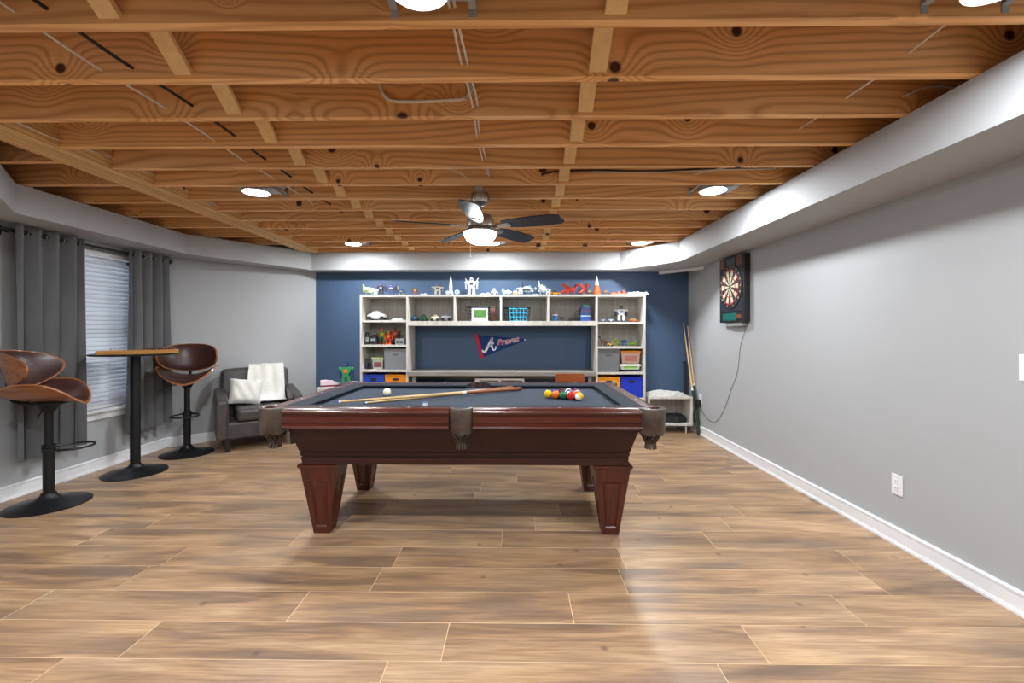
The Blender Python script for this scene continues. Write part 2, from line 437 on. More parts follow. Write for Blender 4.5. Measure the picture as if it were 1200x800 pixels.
MB().box(-.05, .045, WY0-.06, WY1+.06, WZ0-.022, WZ0+.004).build('window_sill', M_TRIM, win, smooth=False, bevel=.006)
MB().box(.0, .016, WY0-.04, WY1+.04, WZ0-.085, WZ0-.022).build('apron', M_TRIM, win, smooth=False, bevel=.004)

# ------------------------------------------------------------------ pool table
PT = (-.312, 3.04, 0)
pt = thing('pool_table', 'cherry wood pool table with dark blue cloth and leather pockets', 'pool table', PT)
ZR = .80
prof = [(.082, .797), (.035, .800), (.014, .797), (.003, .788), (0, .778), (.004, .768), (.015, .763), (.015, .756), (.009, .751), (.009, .722), (.017, .716), (.017, .709), (.006, .702), (.003, .692), (.012, .684), (.082, .684)]
cush = [(.083, .7975), (.130, .798), (.184, .792), (.188, .786), (.172, .770), (.083, .764)]
HX, HY = 1.115, .645
def rail(axis, sgn, a, b, cut0, cut1):
    def mk(P, name, mat, par, e0, e1):
        def pt_(d, z, t): return (t, sgn*(HY-d), z) if axis == 'x' else (sgn*(HX-d), t, z)
        R = []
        for end, e in ((a, e0), (b, e1)):
            dirn = 1 if end == a else -1
            R.append([pt_(d, z, end+dirn*e*max(0, d-.08)*1.0) for d, z in P])
        return MB().rings(R).build(name, mat, par)
    r = mk(prof, 'rail', M_CHERRY if axis == 'x' else M_CHERRYY, pt, 0, 0)
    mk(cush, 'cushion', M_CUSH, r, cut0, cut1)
    return r
M_CHERRYY = grained('cherry_wood_end', '#571f10', '#3a1409', .30, 'Y', 50, .35)
for sg in (-1, 1):
    rail('x', sg, -1.052, -.066, .75, .35); rail('x', sg, .066, 1.052, .35, .75)
    rail('y', sg, -.582, .582, .75, .75)
# cloth bed with pocket cut-outs
def arc(cx, cy, r, a0, a1, n=8): return [(cx+r*math.cos(math.radians(a0+(a1-a0)*i/n)), cy+r*math.sin(math.radians(a0+(a1-a0)*i/n))) for i in range(n+1)]
bx, by, pr = .99, .52, .058
out = arc(-bx, -by, pr, 90, 0)+arc(0, -by-.025, pr, 150, 30)+arc(bx, -by, pr, 180, 90)+arc(bx, by, pr, 270, 180)+arc(0, by+.025, pr, -30, -150)+arc(-bx, by, pr, 0, -90)
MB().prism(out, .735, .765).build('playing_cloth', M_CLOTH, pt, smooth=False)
MB().box(-.97, .97, -.50, .50, .70, .734).build('slate_bed', M_CHERRY, pt, smooth=False)
# cabinet
m = MB()
def rect(hx, hy, z): return [(-hx, -hy, z), (hx, -hy, z), (hx, hy, z), (-hx, hy, z)]
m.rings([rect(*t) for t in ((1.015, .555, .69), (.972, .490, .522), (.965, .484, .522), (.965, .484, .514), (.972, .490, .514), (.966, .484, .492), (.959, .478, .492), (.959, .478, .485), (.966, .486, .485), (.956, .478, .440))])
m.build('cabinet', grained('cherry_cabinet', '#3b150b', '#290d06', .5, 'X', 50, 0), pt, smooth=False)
# legs with recessed panels
def leg_mesh():
    m = MB(); W0, W1, H = .049, .106, .415
    def P(face, u, v, inset=0):
        w_ = W0+(W1-W0)*v; a = (-w_+2*w_*u); d = w_-inset; z = H*v
        return {0: (a, -d, z), 1: (d, a, z), 2: (-a, d, z), 3: (-d, -a, z)}[face]
    for f in range(4):
        q = [(0, 0), (1, 0), (1, 1), (0, 1)]; i1 = [(.2, .10), (.8, .10), (.8, .80), (.2, .80)]; i2 = [(.25, .125), (.75, .125), (.75, .775), (.25, .775)]
        i3 = [(.34, .17), (.66, .17), (.66, .73), (.34, .73)]
        vs = [P(f, *t) for t in q]+[P(f, *t) for t in i1]+[P(f, *t, .007) for t in i2]+[P(f, *t, .002) for t in i3]
        fs = []
        for k in range(3):
            for j in range(4): fs.append((k*4+j, k*4+(j+1) % 4, k*4+4+(j+1) % 4, k*4+4+j))
        fs.append((12, 13, 14, 15)); m.add(vs, fs)
    m.add([(-W0, -W0, 0), (W0, -W0, 0), (W0, W0, 0), (-W0, W0, 0)], [(0, 3, 2, 1)])
    return m
lm = leg_mesh().mesh('leg', M_CHERRYZ, False)
cm = MB().rings([rect(w_, w_, z) for w_, z in ((.104, .412), (.112, .414), (.117, .424), (.117, .434), (.108, .440))]).mesh('leg_cap', M_CHERRYZ, False)
for sx in (-1, 1):
    for sy in (-1, 1):
        l = link('leg', lm, pt, (sx*.876, sy*.358, 0)); link('leg_cap', cm, l)
# pockets
def pocket(cx, cy, ang, r, span):
    m = MB(); a0 = ang-span; n = 20
    sec = lambda rr, z: [(cx+rr*math.cos(a0+2*span*i/n), cy+rr*math.sin(a0+2*span*i/n), z) for i in range(n+1)]
    ro = [sec(r+.002, .690+.0), sec(r+.010, .672), sec(r+.012, .745), sec(r+.014, .79), sec(r+.010, .801), sec(r-.004, .804), sec(r-.014, .799), sec(r-.012, .672), sec(r-.008, .666)]
    ro[0] = [(x_, y_, .664-.012*abs(math.sin(3*PI*i/n))) for i, (x_, y_, z) in enumerate(ro[0])]
    vs = [p for s_ in ro for p in s_]; K = len(ro); fs = []
    for i in range(K):
        for j in range(n): fs.append((i*(n+1)+j, i*(n+1)+j+1, ((i+1) % K)*(n+1)+j+1, ((i+1) % K)*(n+1)+j))
    fs.append([i*(n+1) for i in range(K)]); fs.append([i*(n+1)+n for i in range(K)])
    m.add(vs, fs); p = m.build('pocket', M_POCKET, pt, label='brown-grey leather pocket shield')
    m = MB(); c = Vector((cx, cy, 0)); K = 12
    pr_ = lambda t: .060-.006*t-.030*max(0, t-.45)/.55
    for sgn in (-1, 1):
        for k in range(K):
            m.tube([(cx+pr_(t)*math.cos(2*PI*k/K+sgn*t*1.5), cy+pr_(t)*math.sin(2*PI*k/K+sgn*t*1.5), .715-.115*t) for t in [q/6 for q in range(7)]], .0052, 4)
    m.lathe([(.058, .722), (.064, .722), (.064, .708), (.058, .708)], (cx, cy, 0), 16)
    for k in range(10):
        a = 2*PI*k/10; m.tube([(cx+.024*math.cos(a), cy+.024*math.sin(a), .602), (cx+.027*math.cos(a), cy+.027*math.sin(a), .588), (cx+.029*math.cos(a), cy+.029*math.sin(a), .572)], .007, 4)
    m.ball((cx, cy, .603), (.028, .028, .008), 10, 5)
    m.build('pocket_net', M_NET, p)
for sx in (-1, 1):
    for sy in (-1, 1): pocket(sx*1.060, sy*.590, math.atan2(sy, sx), .068, 2.05)
for sy in (-1, 1): pocket(0, sy*.603, math.atan2(sy, 0), .056, 1.75)
sd = MB().cyl((0, 0, 0), (0, 0, .0012), .006, n=8).mesh('sight', M_TRIM, False)
for sy in (-1, 1):
    for x in (-.80, -.55, -.30, .30, .55, .80): link('sight', sd, pt, (x, sy*(HY-.055), .7985))
for sx in (-1, 1):
    for yy in (-.28, 0, .28): link('sight', sd, pt, (sx*(HX-.055), yy, .7985))

# balls
def ballmat(name, c, stripe):
    n = NT(name); n.b.inputs['Roughness'].default_value = .08; n.b.inputs['Coat Weight'].default_value = .5
    if stripe:
        tc = n.n('TexCoord'); sp = n.n('SeparateXYZ'); n.l(tc.outputs['Object'], sp.inputs[0])
        f = n.math('LESS_THAN', n.math('ABSOLUTE', sp.outputs[2]), .0145)
        n.l(n.mix(f, '#efe9d6', c), n.b.inputs['Base Color'])
    else: n.b.inputs['Base Color'].default_value = lin(c)
    return n.m
BR = .0285; bmesh_ball = MB().ball((0, 0, 0), BR, 24, 16)
rack = [[('yellow', '#e2b31e', 0)],
        [('orange', '#e0701c', 0), ('blue', '#1f3f9c', 0)],
        [('green', '#17663f', 0), ('black', '#0e0e10', 0), ('maroon', '#6a1a22', 0)],
        [('red', '#c4281f', 0), ('purple', '#4a2a78', 1), ('blue', '#1f3f9c', 1), ('green', '#17663f', 1)],
        [('yellow', '#e2b31e', 1), ('red', '#c4281f', 1), ('orange', '#e0701c', 1), ('purple', '#4a2a78', 0), ('maroon', '#6a1a22', 1)]]
for i, colm in enumerate(rack):
    for j, (cn, hx, st) in enumerate(colm):
        x = .215+i*BR*math.sqrt(3)*1.004; y = 3.02-i*BR*1.004+j*2*BR*1.004
        nm = ('striped ' if st else 'solid ')+cn
        o = link('pool_ball', bmesh_ball.mesh('pool_ball', ballmat('ball_'+nm.replace(' ', '_'), hx, st)), None, (x, y, .765+BR), (random.uniform(0, 3), random.uniform(0, 3), random.uniform(0, 3)))
        if i == 4 and j == 0: o.rotation_euler = (0, 1.2, .7)
        tag(o, nm+' pool ball in the racked triangle on the blue cloth', 'pool ball', 'racked pool balls')
o = link('cue_ball', bmesh_ball.mesh('cue_ball', ballmat('ball_white', '#efe9da', 0)), None, (-.93, 3.10, .765+BR))
tag(o, 'single white cue ball lying alone on the blue cloth', 'pool ball')
def cue(name, p0, p1, label, cat, group, dark='#5a3318', tipd=.0062, butt=.0145, wrap='#8a4f26', length_fr=.62):
    p0, p1 = Vector(p0), Vector(p1); d = p1-p0; L = d.length
    o = link(name, None, None, p0); q = d.to_track_quat('X', 'Z'); o.rotation_mode = 'QUATERNION'; o.rotation_quaternion = q
    tag(o, label, cat, group); a = length_fr
    rr = lambda t: tipd+(butt-tipd)*t
    MB().cyl((.02, 0, 0), (L*a, 0, 0), rr(.0), rr(a), 12).build('shaft', M_MAPLE, o)
    MB().cyl((0, 0, 0), (.008, 0, 0), tipd*.9, tipd, 10).build('tip', col('#3a5a8c'), o)
    MB().cyl((.008, 0, 0), (.02, 0, 0), tipd, tipd, 10).build('ferrule', M_TRIM, o)
    MB().cyl((L*a, 0, 0), (L*(a+.02), 0, 0), rr(a)*1.03, rr(a)*1.03, 12).build('joint_collar', M_TRIM, o)
    MB().cyl((L*(a+.02), 0, 0), (L*.985, 0, 0), rr(a), rr(1), 12).build('butt', col(wrap, .3), o)
    MB().cyl((L*.985, 0, 0), (L, 0, 0), rr(1), rr(1)*.85, 12).build('bumper', col(dark, .6), o)
    return o
ZC = .765
cue('pool_cue', (-1.075, 2.585, ZC+.041), (.03, 3.40, ZC+.016), 'pool cue with orange-brown butt lying nearer the front rail', 'pool cue', 'cues on the table')
cue('pool_cue', (-.97, 2.745, ZC+.008), (-.035, 3.462, ZC+.016), 'pool cue with orange-brown butt lying nearer the side pocket of the far rail', 'pool cue', 'cues on the table')
ck = thing('chalk_cube', 'small cube of blue cue chalk on the front rail', 'chalk', (-.53, 2.50, .7995))
MB().box(-.011, .011, -.011, .011, 0, .016).build('wrapper', col('#cfd3d6', .7), ck, smooth=False)
MB().box(-.0105, .0105, -.0105, .0105, .016, .022).build('chalk_face', col('#5d83a8', .9), ck, smooth=False)

# ------------------------------------------------------------------ recessed lamps
def lamp(x, y, label, proto=[None]):
    if proto[0]: o = copy_tree(proto[0]); o.location = (x, y, ZJ+.004); o['label'] = label; return
    o = thing('recessed_light', label, 'ceiling light', (x, y, ZJ+.004), group='recessed ceiling lights'); proto[0] = o
    MB().lathe([(.078, .004), (.080, -.002), (.092, -.004), (.094, .002), (.088, .008), (.078, .009)], n=32).build('trim_ring', M_TRIM, o)
    MB().lathe([(.079, .004), (.079, -.001), (.05, -.003), (.01, -.004)], n=32).build('lens', M_LENS, o)
    MB().lathe([(.082, .009), (.082, .075), (.07, .09), (.01, .091)], n=24).build('housing', M_STEEL, o)
    MB().box(-.08, .15, -.07, .07, .0095, .0115).build('mounting_plate', M_STEEL, o, smooth=False)
    for s_ in (-1, 1):
        m = MB().box(s_*.125-.012+.02, s_*.125+.012+.02, -.134, .134, .030, .034); m.box(s_*.125-.012+.02, s_*.125+.012+.02, -.134, -.131, .005, .060); m.box(s_*.125-.012+.02, s_*.125+.012+.02, .131, .134, .005, .060)
        m.build('bar_hanger', M_STEEL, o, smooth=False)
    MB().box(.10, .19, -.05, .05, .04, .085).build('junction_box', M_STEEL, o, smooth=False, bevel=.003)
XS = (-1.86, -.285, 1.38)
names = {(-1.86, 3.081): 'lit recessed light in the joists beyond the pub table', (-.285, 4.917): 'lit recessed light between fan and blue wall shelves',
         (-1.86, 4.917): 'lit recessed light near the soffit before the armchair wall', (1.38, 4.917): 'lit recessed light by the angled soffit near the toy tower',
         (1.38, 3.081): 'lit recessed light before the dartboard wall', (-.285, 1.245): 'lit recessed light beside the stapled loop of white cable', (1.38, 1.245): 'lit recessed light next to the right soffit by the light switch wall'}
for yy in (-.591, 1.245, 3.081, 4.917):
    for x in XS:
        if (x, yy) == (-.285, 3.081): continue
        lamp(x, yy, names.get((x, yy), 'lit recessed ceiling light at the end of the room away from the blue wall'))

# ------------------------------------------------------------------ ceiling fan
FX, FY = -.262, 3.081
fan = thing('ceiling_fan', 'five-blade ceiling fan with dark blades, nickel body and lit glass bowl', 'ceiling fan', (FX, FY, 0))
MB().box(-.02, .02, -.134, .134, 2.198, 2.222).build('ceiling_bracket', M_STEEL, fan, smooth=False)
MB().lathe([(.01, 2.2), (.062, 2.2), (.066, 2.17), (.058, 2.135), (.03, 2.118), (.01, 2.116)], n=28).build('canopy', M_NICKEL, fan)
MB().cyl((0, 0, 2.12), (0, 0, 2.06), .013).build('down_rod', M_NICKEL, fan)
MB().lathe([(.012, 2.065), (.045, 2.06), (.085, 2.04), (.098, 2.01), (.098, 1.962), (.085, 1.948), (.06, 1.944), (.01, 1.944)], n=32).build('motor_housing', M_NICKEL, fan)
MB().lathe([(.06, 1.945), (.10, 1.942), (.118, 1.934), (.118, 1.924), (.02, 1.924)], n=32).build('light_fitter', M_NICKEL, fan)
MB().lathe([(.02, 1.928), (.112, 1.927), (.113, 1.912), (.105, 1.890), (.085, 1.866), (.055, 1.850), (.02, 1.844)], n=32).build('glass_bowl', M_BOWL, fan)
for i in range(5):
    a = math.radians(-20+72*i); mx = Matrix.Rotation(a, 4, 'Z') @ Matrix.Translation((0, 0, 1.970)) @ Matrix.Rotation(math.radians(-14), 4, 'X')
    m = MB(); m.mx = mx
    pts = [(.17, -.045), (.24, -.060), (.40, -.070), (.54, -.068), (.59, -.050), (.605, .030), (.58, .058), (.45, .066), (.30, .058), (.17, .040)]
    b = m.prism(pts, -.004, .004).build('blade', M_BLADE, fan, smooth=False)
    m = MB(); m.mx = mx; m.prism([(.08, -.018), (.15, -.022), (.22, -.035), (.235, 0), (.22, .035), (.15, .022), (.08, .018)], -.010, -.004).build('blade_iron', M_NICKEL, b, smooth=False)
m = MB(); m.tube([(-.05, -.1, 1.935), (-.055, -.125, 1.85), (-.055, -.125, 1.74)], .0015, 5); m.ball((-.055, -.125, 1.735), .006, 8, 6)
m.build('pull_chain', M_CABLE, fan)

# ------------------------------------------------------------------ cables in the ceiling
def cable(pts, mat, label, r=.0045, k=4, name='ceiling_cable'):
    return tag(MB().tube(pts, r, 6, k).build(name, mat), label, 'cable', 'cables among the joists')
def run(x, z, y0, y1, wob=.012):
    return [(x+random.uniform(-wob, wob), y, z+random.uniform(-wob, wob)*.7) for y in [y0+.306*i for i in range(int((y1-y0)/.306)+1)]]
cable(run(-1.62, ZJ+.036, .70, 3.6), M_CABLE, 'white cable threaded through joists next to the beam', .004)
cable(run(-1.51, ZJ+.050, .70, 4.0), M_CABLEB, 'pair-thick black cable threaded through joists beside the white one', .0065)
cable(run(-.205, ZJ+.045, 1.05, 2.9), M_CABLE, 'white cable threaded through joists towards the ceiling fan', .005)
cable(run(-.188, ZJ+.052, 1.05, 2.9), M_CABLE, 'second white cable running alongside the one towards the fan', .005)
cable(run(1.49, ZJ+.072, 1.5, 2.6, .02), M_CABLE, 'white cable threaded through joists close to the right soffit', .004)
J3 = 1.379+.306*2-.006
cable([(-.63, J3, ZJ+.20), (-.625, J3, ZJ+.13), (-.60, J3, ZJ+.085), (-.55, J3, ZJ+.066), (-.40, J3, ZJ+.066), (-.28, J3, ZJ+.072), (-.235, J3, ZJ+.082), (-.215, J3, ZJ+.12), (-.215, J3, ZJ+.20)], M_CABLE, 'white cable stapled in a U loop on a joist', .0075)
cable([(-.20, J3, ZJ+.21), (-.205, J3, ZJ+.12), (-.235, J3-.009, ZJ+.066)], M_CABLE, 'short white cable end beside the stapled U loop', .007)
cable([(1.74, J3, ZJ+.075), (1.86, J3-.006, ZJ+.115), (2.0, J3, ZJ+.10), (2.12, J3, ZJ+.04)], M_CABLE, 'loose curved white cable on a joist over the right soffit', .004)
J6 = 1.379+.306*5-.008
cable([(.16, J6, ZJ+.055), (.24, J6, ZJ+.075), (.5, J6, ZJ+.085), (.9, J6, ZJ+.078), (1.3, J6, ZJ+.095), (1.7, J6, ZJ+.10)], M_CABLEB, 'long black cable stapled level along a joist', .006)
cable([(.5, J6-.010, ZJ+.072), (.9, J6-.010, ZJ+.066), (1.3, J6-.010, ZJ+.080), (1.7, J6-.010, ZJ+.085)], M_CABLE, 'long white cable just under the level black one', .004)
cable([(1.17, J6-.01, ZJ+.05), (1.35, J6-.014, ZJ+.09), (1.45, J6-.01, ZJ+.10)], M_CABLE, 'short white cable rising across the joist by the dartboard lamp', .004)
cable([(-2.44, yy, ZJ+.05+.02*math.sin(yy*5)) for yy in [1.0+.4*i for i in range(9)]], M_CABLE, 'thin white cable running along the laminated beam', .004)
cable([(-.62, FY-.4, ZJ+.03), (-.42, FY-.3, ZJ+.05), (-.29, FY-.1, ZJ+.03)], M_CABLE, 'short white cable feeding the ceiling fan canopy', .004)

# ------------------------------------------------------------------ blind, curtains, rod
def slat_mat():
    n = NT('blind_slat'); n.b.inputs['Base Color'].default_value = lin('#e6e9ec'); n.b.inputs['Roughness'].default_value = .5
    tr = n.n('BsdfTranslucent'); tr.inputs[0].default_value = lin('#e6eaf0'); mx = n.n('MixShader'); mx.inputs[0].default_value = .35
    n.l(n.b.outputs[0], mx.inputs[1]); n.l(tr.outputs[0], mx.inputs[2]); n.l(mx.outputs[0], n.t.nodes['Material Output'].inputs[0]); return n.m
bl = thing('window_blind', 'white horizontal slat blind hanging in the window', 'blind', (XL, 0, 0))
MB().box(-.048, -.006, WY0+.012, WY1-.012, WZ1-.052, WZ1-.004).build('headrail', M_TRIM, bl, smooth=False, bevel=.004)
m = MB(); m.mx = Matrix.Rotation(math.radians(58), 4, 'Y'); hl = (WY1-WY0)/2-.012
sm = m.box(-.023, .023, -hl, hl, -.0013, .0013).mesh('slat', slat_mat(), False)
nz_ = int((WZ1-.07-(WZ0+.05))/.038)
for i in range(nz_): link('slat', sm, bl, (-.028, (WY0+WY1)/2, WZ0+.055+.038*i))
MB().box(-.044, -.012, WY0+.012, WY1-.012, WZ0+.008, WZ0+.032).build('bottom_rail', M_TRIM, bl, smooth=False, bevel=.004)
for yy in (WY0+.16, WY1-.16): MB().tube([(-.004, yy, WZ1-.05), (-.004, yy, WZ0+.02)], .0018, 5).build('ladder_cord', M_CABLE, bl)
MB().tube([(.004, WY1-.10, WZ1-.05), (.004, WY1-.10, .95)], .004, 6).build('tilt_wand', M_TRIM, bl)

RX, RZ = -3.640, 1.955
rod = thing('curtain_rod', 'black curtain rod with round finials above the window', 'curtain rod', (RX, 0, RZ))
MB().cyl((0, 2.98, 0), (0, 4.50, 0), .0125).build('rod', M_BLACK, rod)
for yy in (2.96, 4.515): MB().ball((0, yy, 0), .026).build('finial', M_BLACK, rod)
for yy in (3.07, 4.47): MB().tube([(XL-RX, yy, .0), (-.05, yy, .0), (-.012, yy, -.016), (0, yy, -.018)], .007, 6).box(XL-RX, XL-RX+.006, yy-.02, yy+.02, -.035, .035).build('bracket', M_BLACK, rod)
def curtain(y0, y1, label, ph, nf, zb=.28):
    o = thing('curtain', label, 'curtain', (RX, 0, 0), group='grey window curtains')
    def fn(u, v, side):
        yy = y0+(y1-y0)*u; amp = .034+.012*v
        x = amp*math.sin(2*PI*nf*u+ph+.35*v*math.sin(5*u+1))+.006*math.sin(17*u+4*v)
        yy += .02*math.sin(2*PI*nf*u*2+ph)*v
        return (x+(.0025 if side else 0)+.012, yy, 2.0-(2.0-zb)*v)
    MB().grid(fn, 90, 14).build('fabric_panel', M_CURT, o)
    n = int(nf*2)
    for i in range(n):
        u = (i+.5)/n
        yy = y0+(y1-y0)*u; m = MB()
        m.tube([(.018*math.cos(t*PI/6), yy, RZ+.018*math.sin(t*PI/6)) for t in range(12)], .003, 5, 0, True).build('grommet', M_NICKEL, o)
curtain(3.09, 3.60, 'grey grommet curtain hanging behind the bar stool nearest the window end', .4, 4)
curtain(4.00, 4.46, 'grey grommet curtain hanging next to the angled armchair wall', 1.3, 4)

# ------------------------------------------------------------------ bar stools and pub table
def stool(loc, rz, label):
    o = thing('bar_stool', label, 'bar stool', loc, rz, 'bentwood bar stools')
    MB().lathe([(.23, 0), (.23, .006), (.215, .012), (.13, .026), (.07, .045), (.045, .07), (.040, .085), (.02, .086)], n=36).build('base', M_BLACK, o)
    MB().cyl((0, 0, .08), (0, 0, .40), .031, n=20).build('column_sleeve', M_BLACK, o)
    MB().cyl((0, 0, .395), (0, 0, .715), .025, n=20).build('column', M_BLACK, o)
    MB().box(-.09, .09, -.07, .07, .712, .724).cyl((0, 0, .66), (0, 0, .714), .034, .06, 16).build('seat_plate', M_BLACK, o)
    f = MB().tube([(.03, -.06, .40), (.10, -.11, .40), (.20, -.10, .40), (.245, 0, .40), (.20, .10, .40), (.10, .11, .40), (.03, .06, .40), (-.02, .03, .40), (-.02, -.03, .40)], .008, 8, 5, True).build('footrest', M_BLACK, o)
    MB().cyl((0, 0, .375), (0, 0, .425), .037, n=18).build('footrest_clamp', M_BLACK, f)
    MB().tube([(.02, -.03, .70), (.02, -.13, .69), (.03, -.20, .655), (.035, -.225, .645)], .005, 6, 4).build('lift_lever', M_BLACK, o)
    def surf(a, b, off, sc):
        r = math.hypot(a, b)
        if r > 1e-6:
            k = (abs(a)**2.6+abs(b)**2.6)**(1/2.6)/r; k = r/((abs(a)**2.6+abs(b)**2.6)**(1/2.6)) if r else 1
            k = min(k, 1.18)
        else: k = 1
        x, y = a*k*.205*sc, b*k*.255*sc
        z = .735+.135*abs(y/.255)**2.3-.035*max(0, x/.205)**2*(1-abs(y/.26))+.03*max(0, -x/.205)**2
        x -= .02*abs(y/.255)**2
        n_ = Vector((0, -.135*2.3*abs(y/.255)**1.3*(1 if y > 0 else -1)/.255, 1)).normalized()
        return Vector((x, y, z))+n_*off
    st = MB().disc(lambda a, b, s_: surf(a, b, .0 if s_ else .014, 1.0), 8, 40).build('seat', M_BENT, o, label='bent walnut seat shell')
    MB().disc(lambda a, b, s_: surf(a, b, .0145 if s_ else .0145+.026*(1-(a*a+b*b)**2), .965), 8, 40).build('seat_pad', M_BROWN, st, label='dark brown leather seat pad')
    def back(a, b, off, sc):
        ph = a*1.28*sc; zz = b*.142*sc
        R = .262-off
        return Vector((.05-R*math.cos(ph)-.30*zz*math.cos(ph)*.9+.02*a*a, R*math.sin(ph)*1.02, .958+zz+.02*abs(a)**2))
    bk = MB().disc(lambda a, b, s_: back(a, b, .0 if s_ else .013, 1.0), 7, 40).build('backrest', M_BENT, o, label='bent walnut backrest shell')
    MB().disc(lambda a, b, s_: back(a, b, .0135 if s_ else .0135+.024*(1-(a*a+b*b)**2), .955), 7, 40).build('back_pad', M_BROWN, bk, label='dark brown leather back pad')
    MB().tube([(-.10, 0, .722), (-.17, 0, .735), (-.205, 0, .79), (-.205, 0, .90)], .012, 8, 4).build('back_bracket', M_BLACK, o)
    return o
stool((-3.325, 3.05, 0), math.radians(26), 'bentwood bar stool with brown leather facing the pool table')
stool((-3.32, 4.34, 0), math.radians(-60), 'bentwood bar stool with brown leather by the angled wall corner')
pb = thing('pub_table', 'black round pub table on a trumpet base under the window', 'table', (-3.325, 3.75, 0))
MB().lathe([(.23, 0), (.23, .006), (.215, .012), (.13, .026), (.07, .045), (.045, .065), (.040, .08), (.02, .081)], n=36).build('base', M_BLACK, pb)
MB().cyl((0, 0, .075), (0, 0, 1.022), .037, n=20).build('column', M_BLACK, pb)
MB().lathe([(.02, 1.015), (.12, 1.018), (.30, 1.022), (.305, 1.030), (.30, 1.036), (.02, 1.036)], n=44).build('table_top', M_BLACK, pb)
gb = thing('game_board', 'honey-coloured wooden game board with dark pegs on the pub table', 'game board', (-3.235, 3.70, 1.0365), math.radians(38))
MB().box(-.27, .26, -.12, .12, .004, .03).build('board', grained('honey_wood', '#c9953f', '#ab752a', .35, 'X', 40, .4), gb, smooth=False, bevel=.004)
MB().box(-.265, .255, -.128, -.121, .0, .034).build('edge_rail', grained('honey_wood_rail', '#b98238', '#99651f', .35, 'X', 40, .4), gb, smooth=False, bevel=.002)
pegm = MB().cyl((0, -.008, 0), (0, .008, 0), .0105, n=10).mesh('peg', col('#4a1a14', .3))
for i in range(9): link('peg', pegm, gb, (.03+.0235*i, -.115, .0405))
for x in (-.18, -.165): MB().tube([(x, -.11, .03), (x, -.112, .05), (x+.006, -.115, .052), (x+.008, -.12, .034)], .0022, 6).build('clasp', M_NICKEL, gb)
for sx in (-1, 1):
    for sy in (-1, 1): MB().cyl((sx*.23, sy*.10, 0), (sx*.23, sy*.10, .0045), .010, n=10).build('rubber_foot', M_BLACKP, gb)

# ------------------------------------------------------------------ armchair with throw and pillow
AC = Vector((-2.672, 4.526, 0)); fa = math.atan2(-.80, .60)          # facing direction
ach = thing('armchair', 'dark charcoal leather armchair with white throw against the angled wall', 'armchair', AC, fa+PI/2)
# local frame: front edge at y=0, faces -y, back at +y .66
for sx in (-1, 1):
    for yy in (.045, .58): MB().rings([[(sx*.30+a*w_, yy+b*w_, z) for a, b in ((-1, -1), (1, -1), (1, 1), (-1, 1))] for w_, z in ((.018, 0), (.027, .13))]).build('leg', col('#1b1514', .4), ach, smooth=False)
MB().box(-.335, .335, .02, .62, .125, .30).build('seat_base', M_ARM, ach, bevel=.025, seg=3)
MB().box(-.225, .225, -.01, .50, .302, .43).build('seat_cushion', M_ARM, ach, bevel=.04, seg=4)
for sx in (-1, 1):
    a = MB().prism([(.0, .13), (.60, .13), (.60, .60), (.45, .585), (.15, .555), (.03, .545), (.0, .51)], sx*.345-.052, sx*.345+.052, 'x').build('arm', M_ARM, ach, bevel=.035, seg=4)
    MB().tube([(sx*.345-.045, -.002, .16), (sx*.345-.045, -.002, .49), (sx*.345, -.004, .532), (sx*.345+.045, -.002, .49), (sx*.345+.045, -.002, .16)], .004, 5, 4).build('piping', M_ARM, a)
MB().grid(lambda u, v, s_: (-.335+.67*u, (.46+.10*v if s_ == 0 else .635+.03*v)-.03*math.cos(PI*(u-.5))*(0 if s_ else 1), .27+(.53-.02*abs(2*u-1)**3+.015)*v), 10, 8).build('backrest', M_ARM, ach, bevel=.03, seg=3)
# throw: over the backrest and down its front on to the seat
def throw(u, v, s_):
    path = [(.68, .52), (.68, .70), (.68, .80), (.62, .842), (.54, .832), (.495, .74), (.455, .60), (.425, .50), (.38, .455), (.29, .45)]
    t = v*(len(path)-1); i = min(int(t), len(path)-2); f = t-i
    yy = path[i][0]*(1-f)+path[i+1][0]*f; zz = path[i][1]*(1-f)+path[i+1][1]*f
    wv = .006*math.sin(14*u+3*v)+.004*math.sin(23*u-7*v)
    x = -.08+.36*u+.02*math.sin(6*v)*(1-u)
    return (x, yy-wv-(.012 if s_ == 0 else 0)*(1 if v > .35 else -1), zz+(.012 if s_ == 0 else 0)+wv*.4)
tag(MB().grid(throw, 24, 40).build('throw_blanket', M_WHITEF), 'white furry throw draped over the armchair back', 'blanket')
tb = bpy.data.objects['throw_blanket']; tb.location = AC; tb.rotation_euler = (0, 0, fa+PI/2)
m = MB(); m.mx = Matrix.Translation((-.12, .325, .572)) @ Matrix.Rotation(math.radians(-22), 4, 'X') @ Matrix.Rotation(.12, 4, 'Y')
def pil(u, v, s_):
    a, b = 2*u-1, 2*v-1; t = .065*((1-a**4)*(1-b**4))**.55
    k = 1-.07*(a*a*(1-b*b)+b*b*(1-a*a))*0-.06*(1-abs(a))*b*b-.06*(1-abs(b))*a*a
    return (a*.15*k, (-t if s_ == 0 else t)+.004*math.sin(9*a+5*b), b*.14*k)
pl = tag(m.grid(pil, 18, 18).build('throw_pillow', M_WHITEF), 'small white furry pillow on the armchair seat', 'pillow')
pl.location = AC; pl.rotation_euler = (0, 0, fa+PI/2)

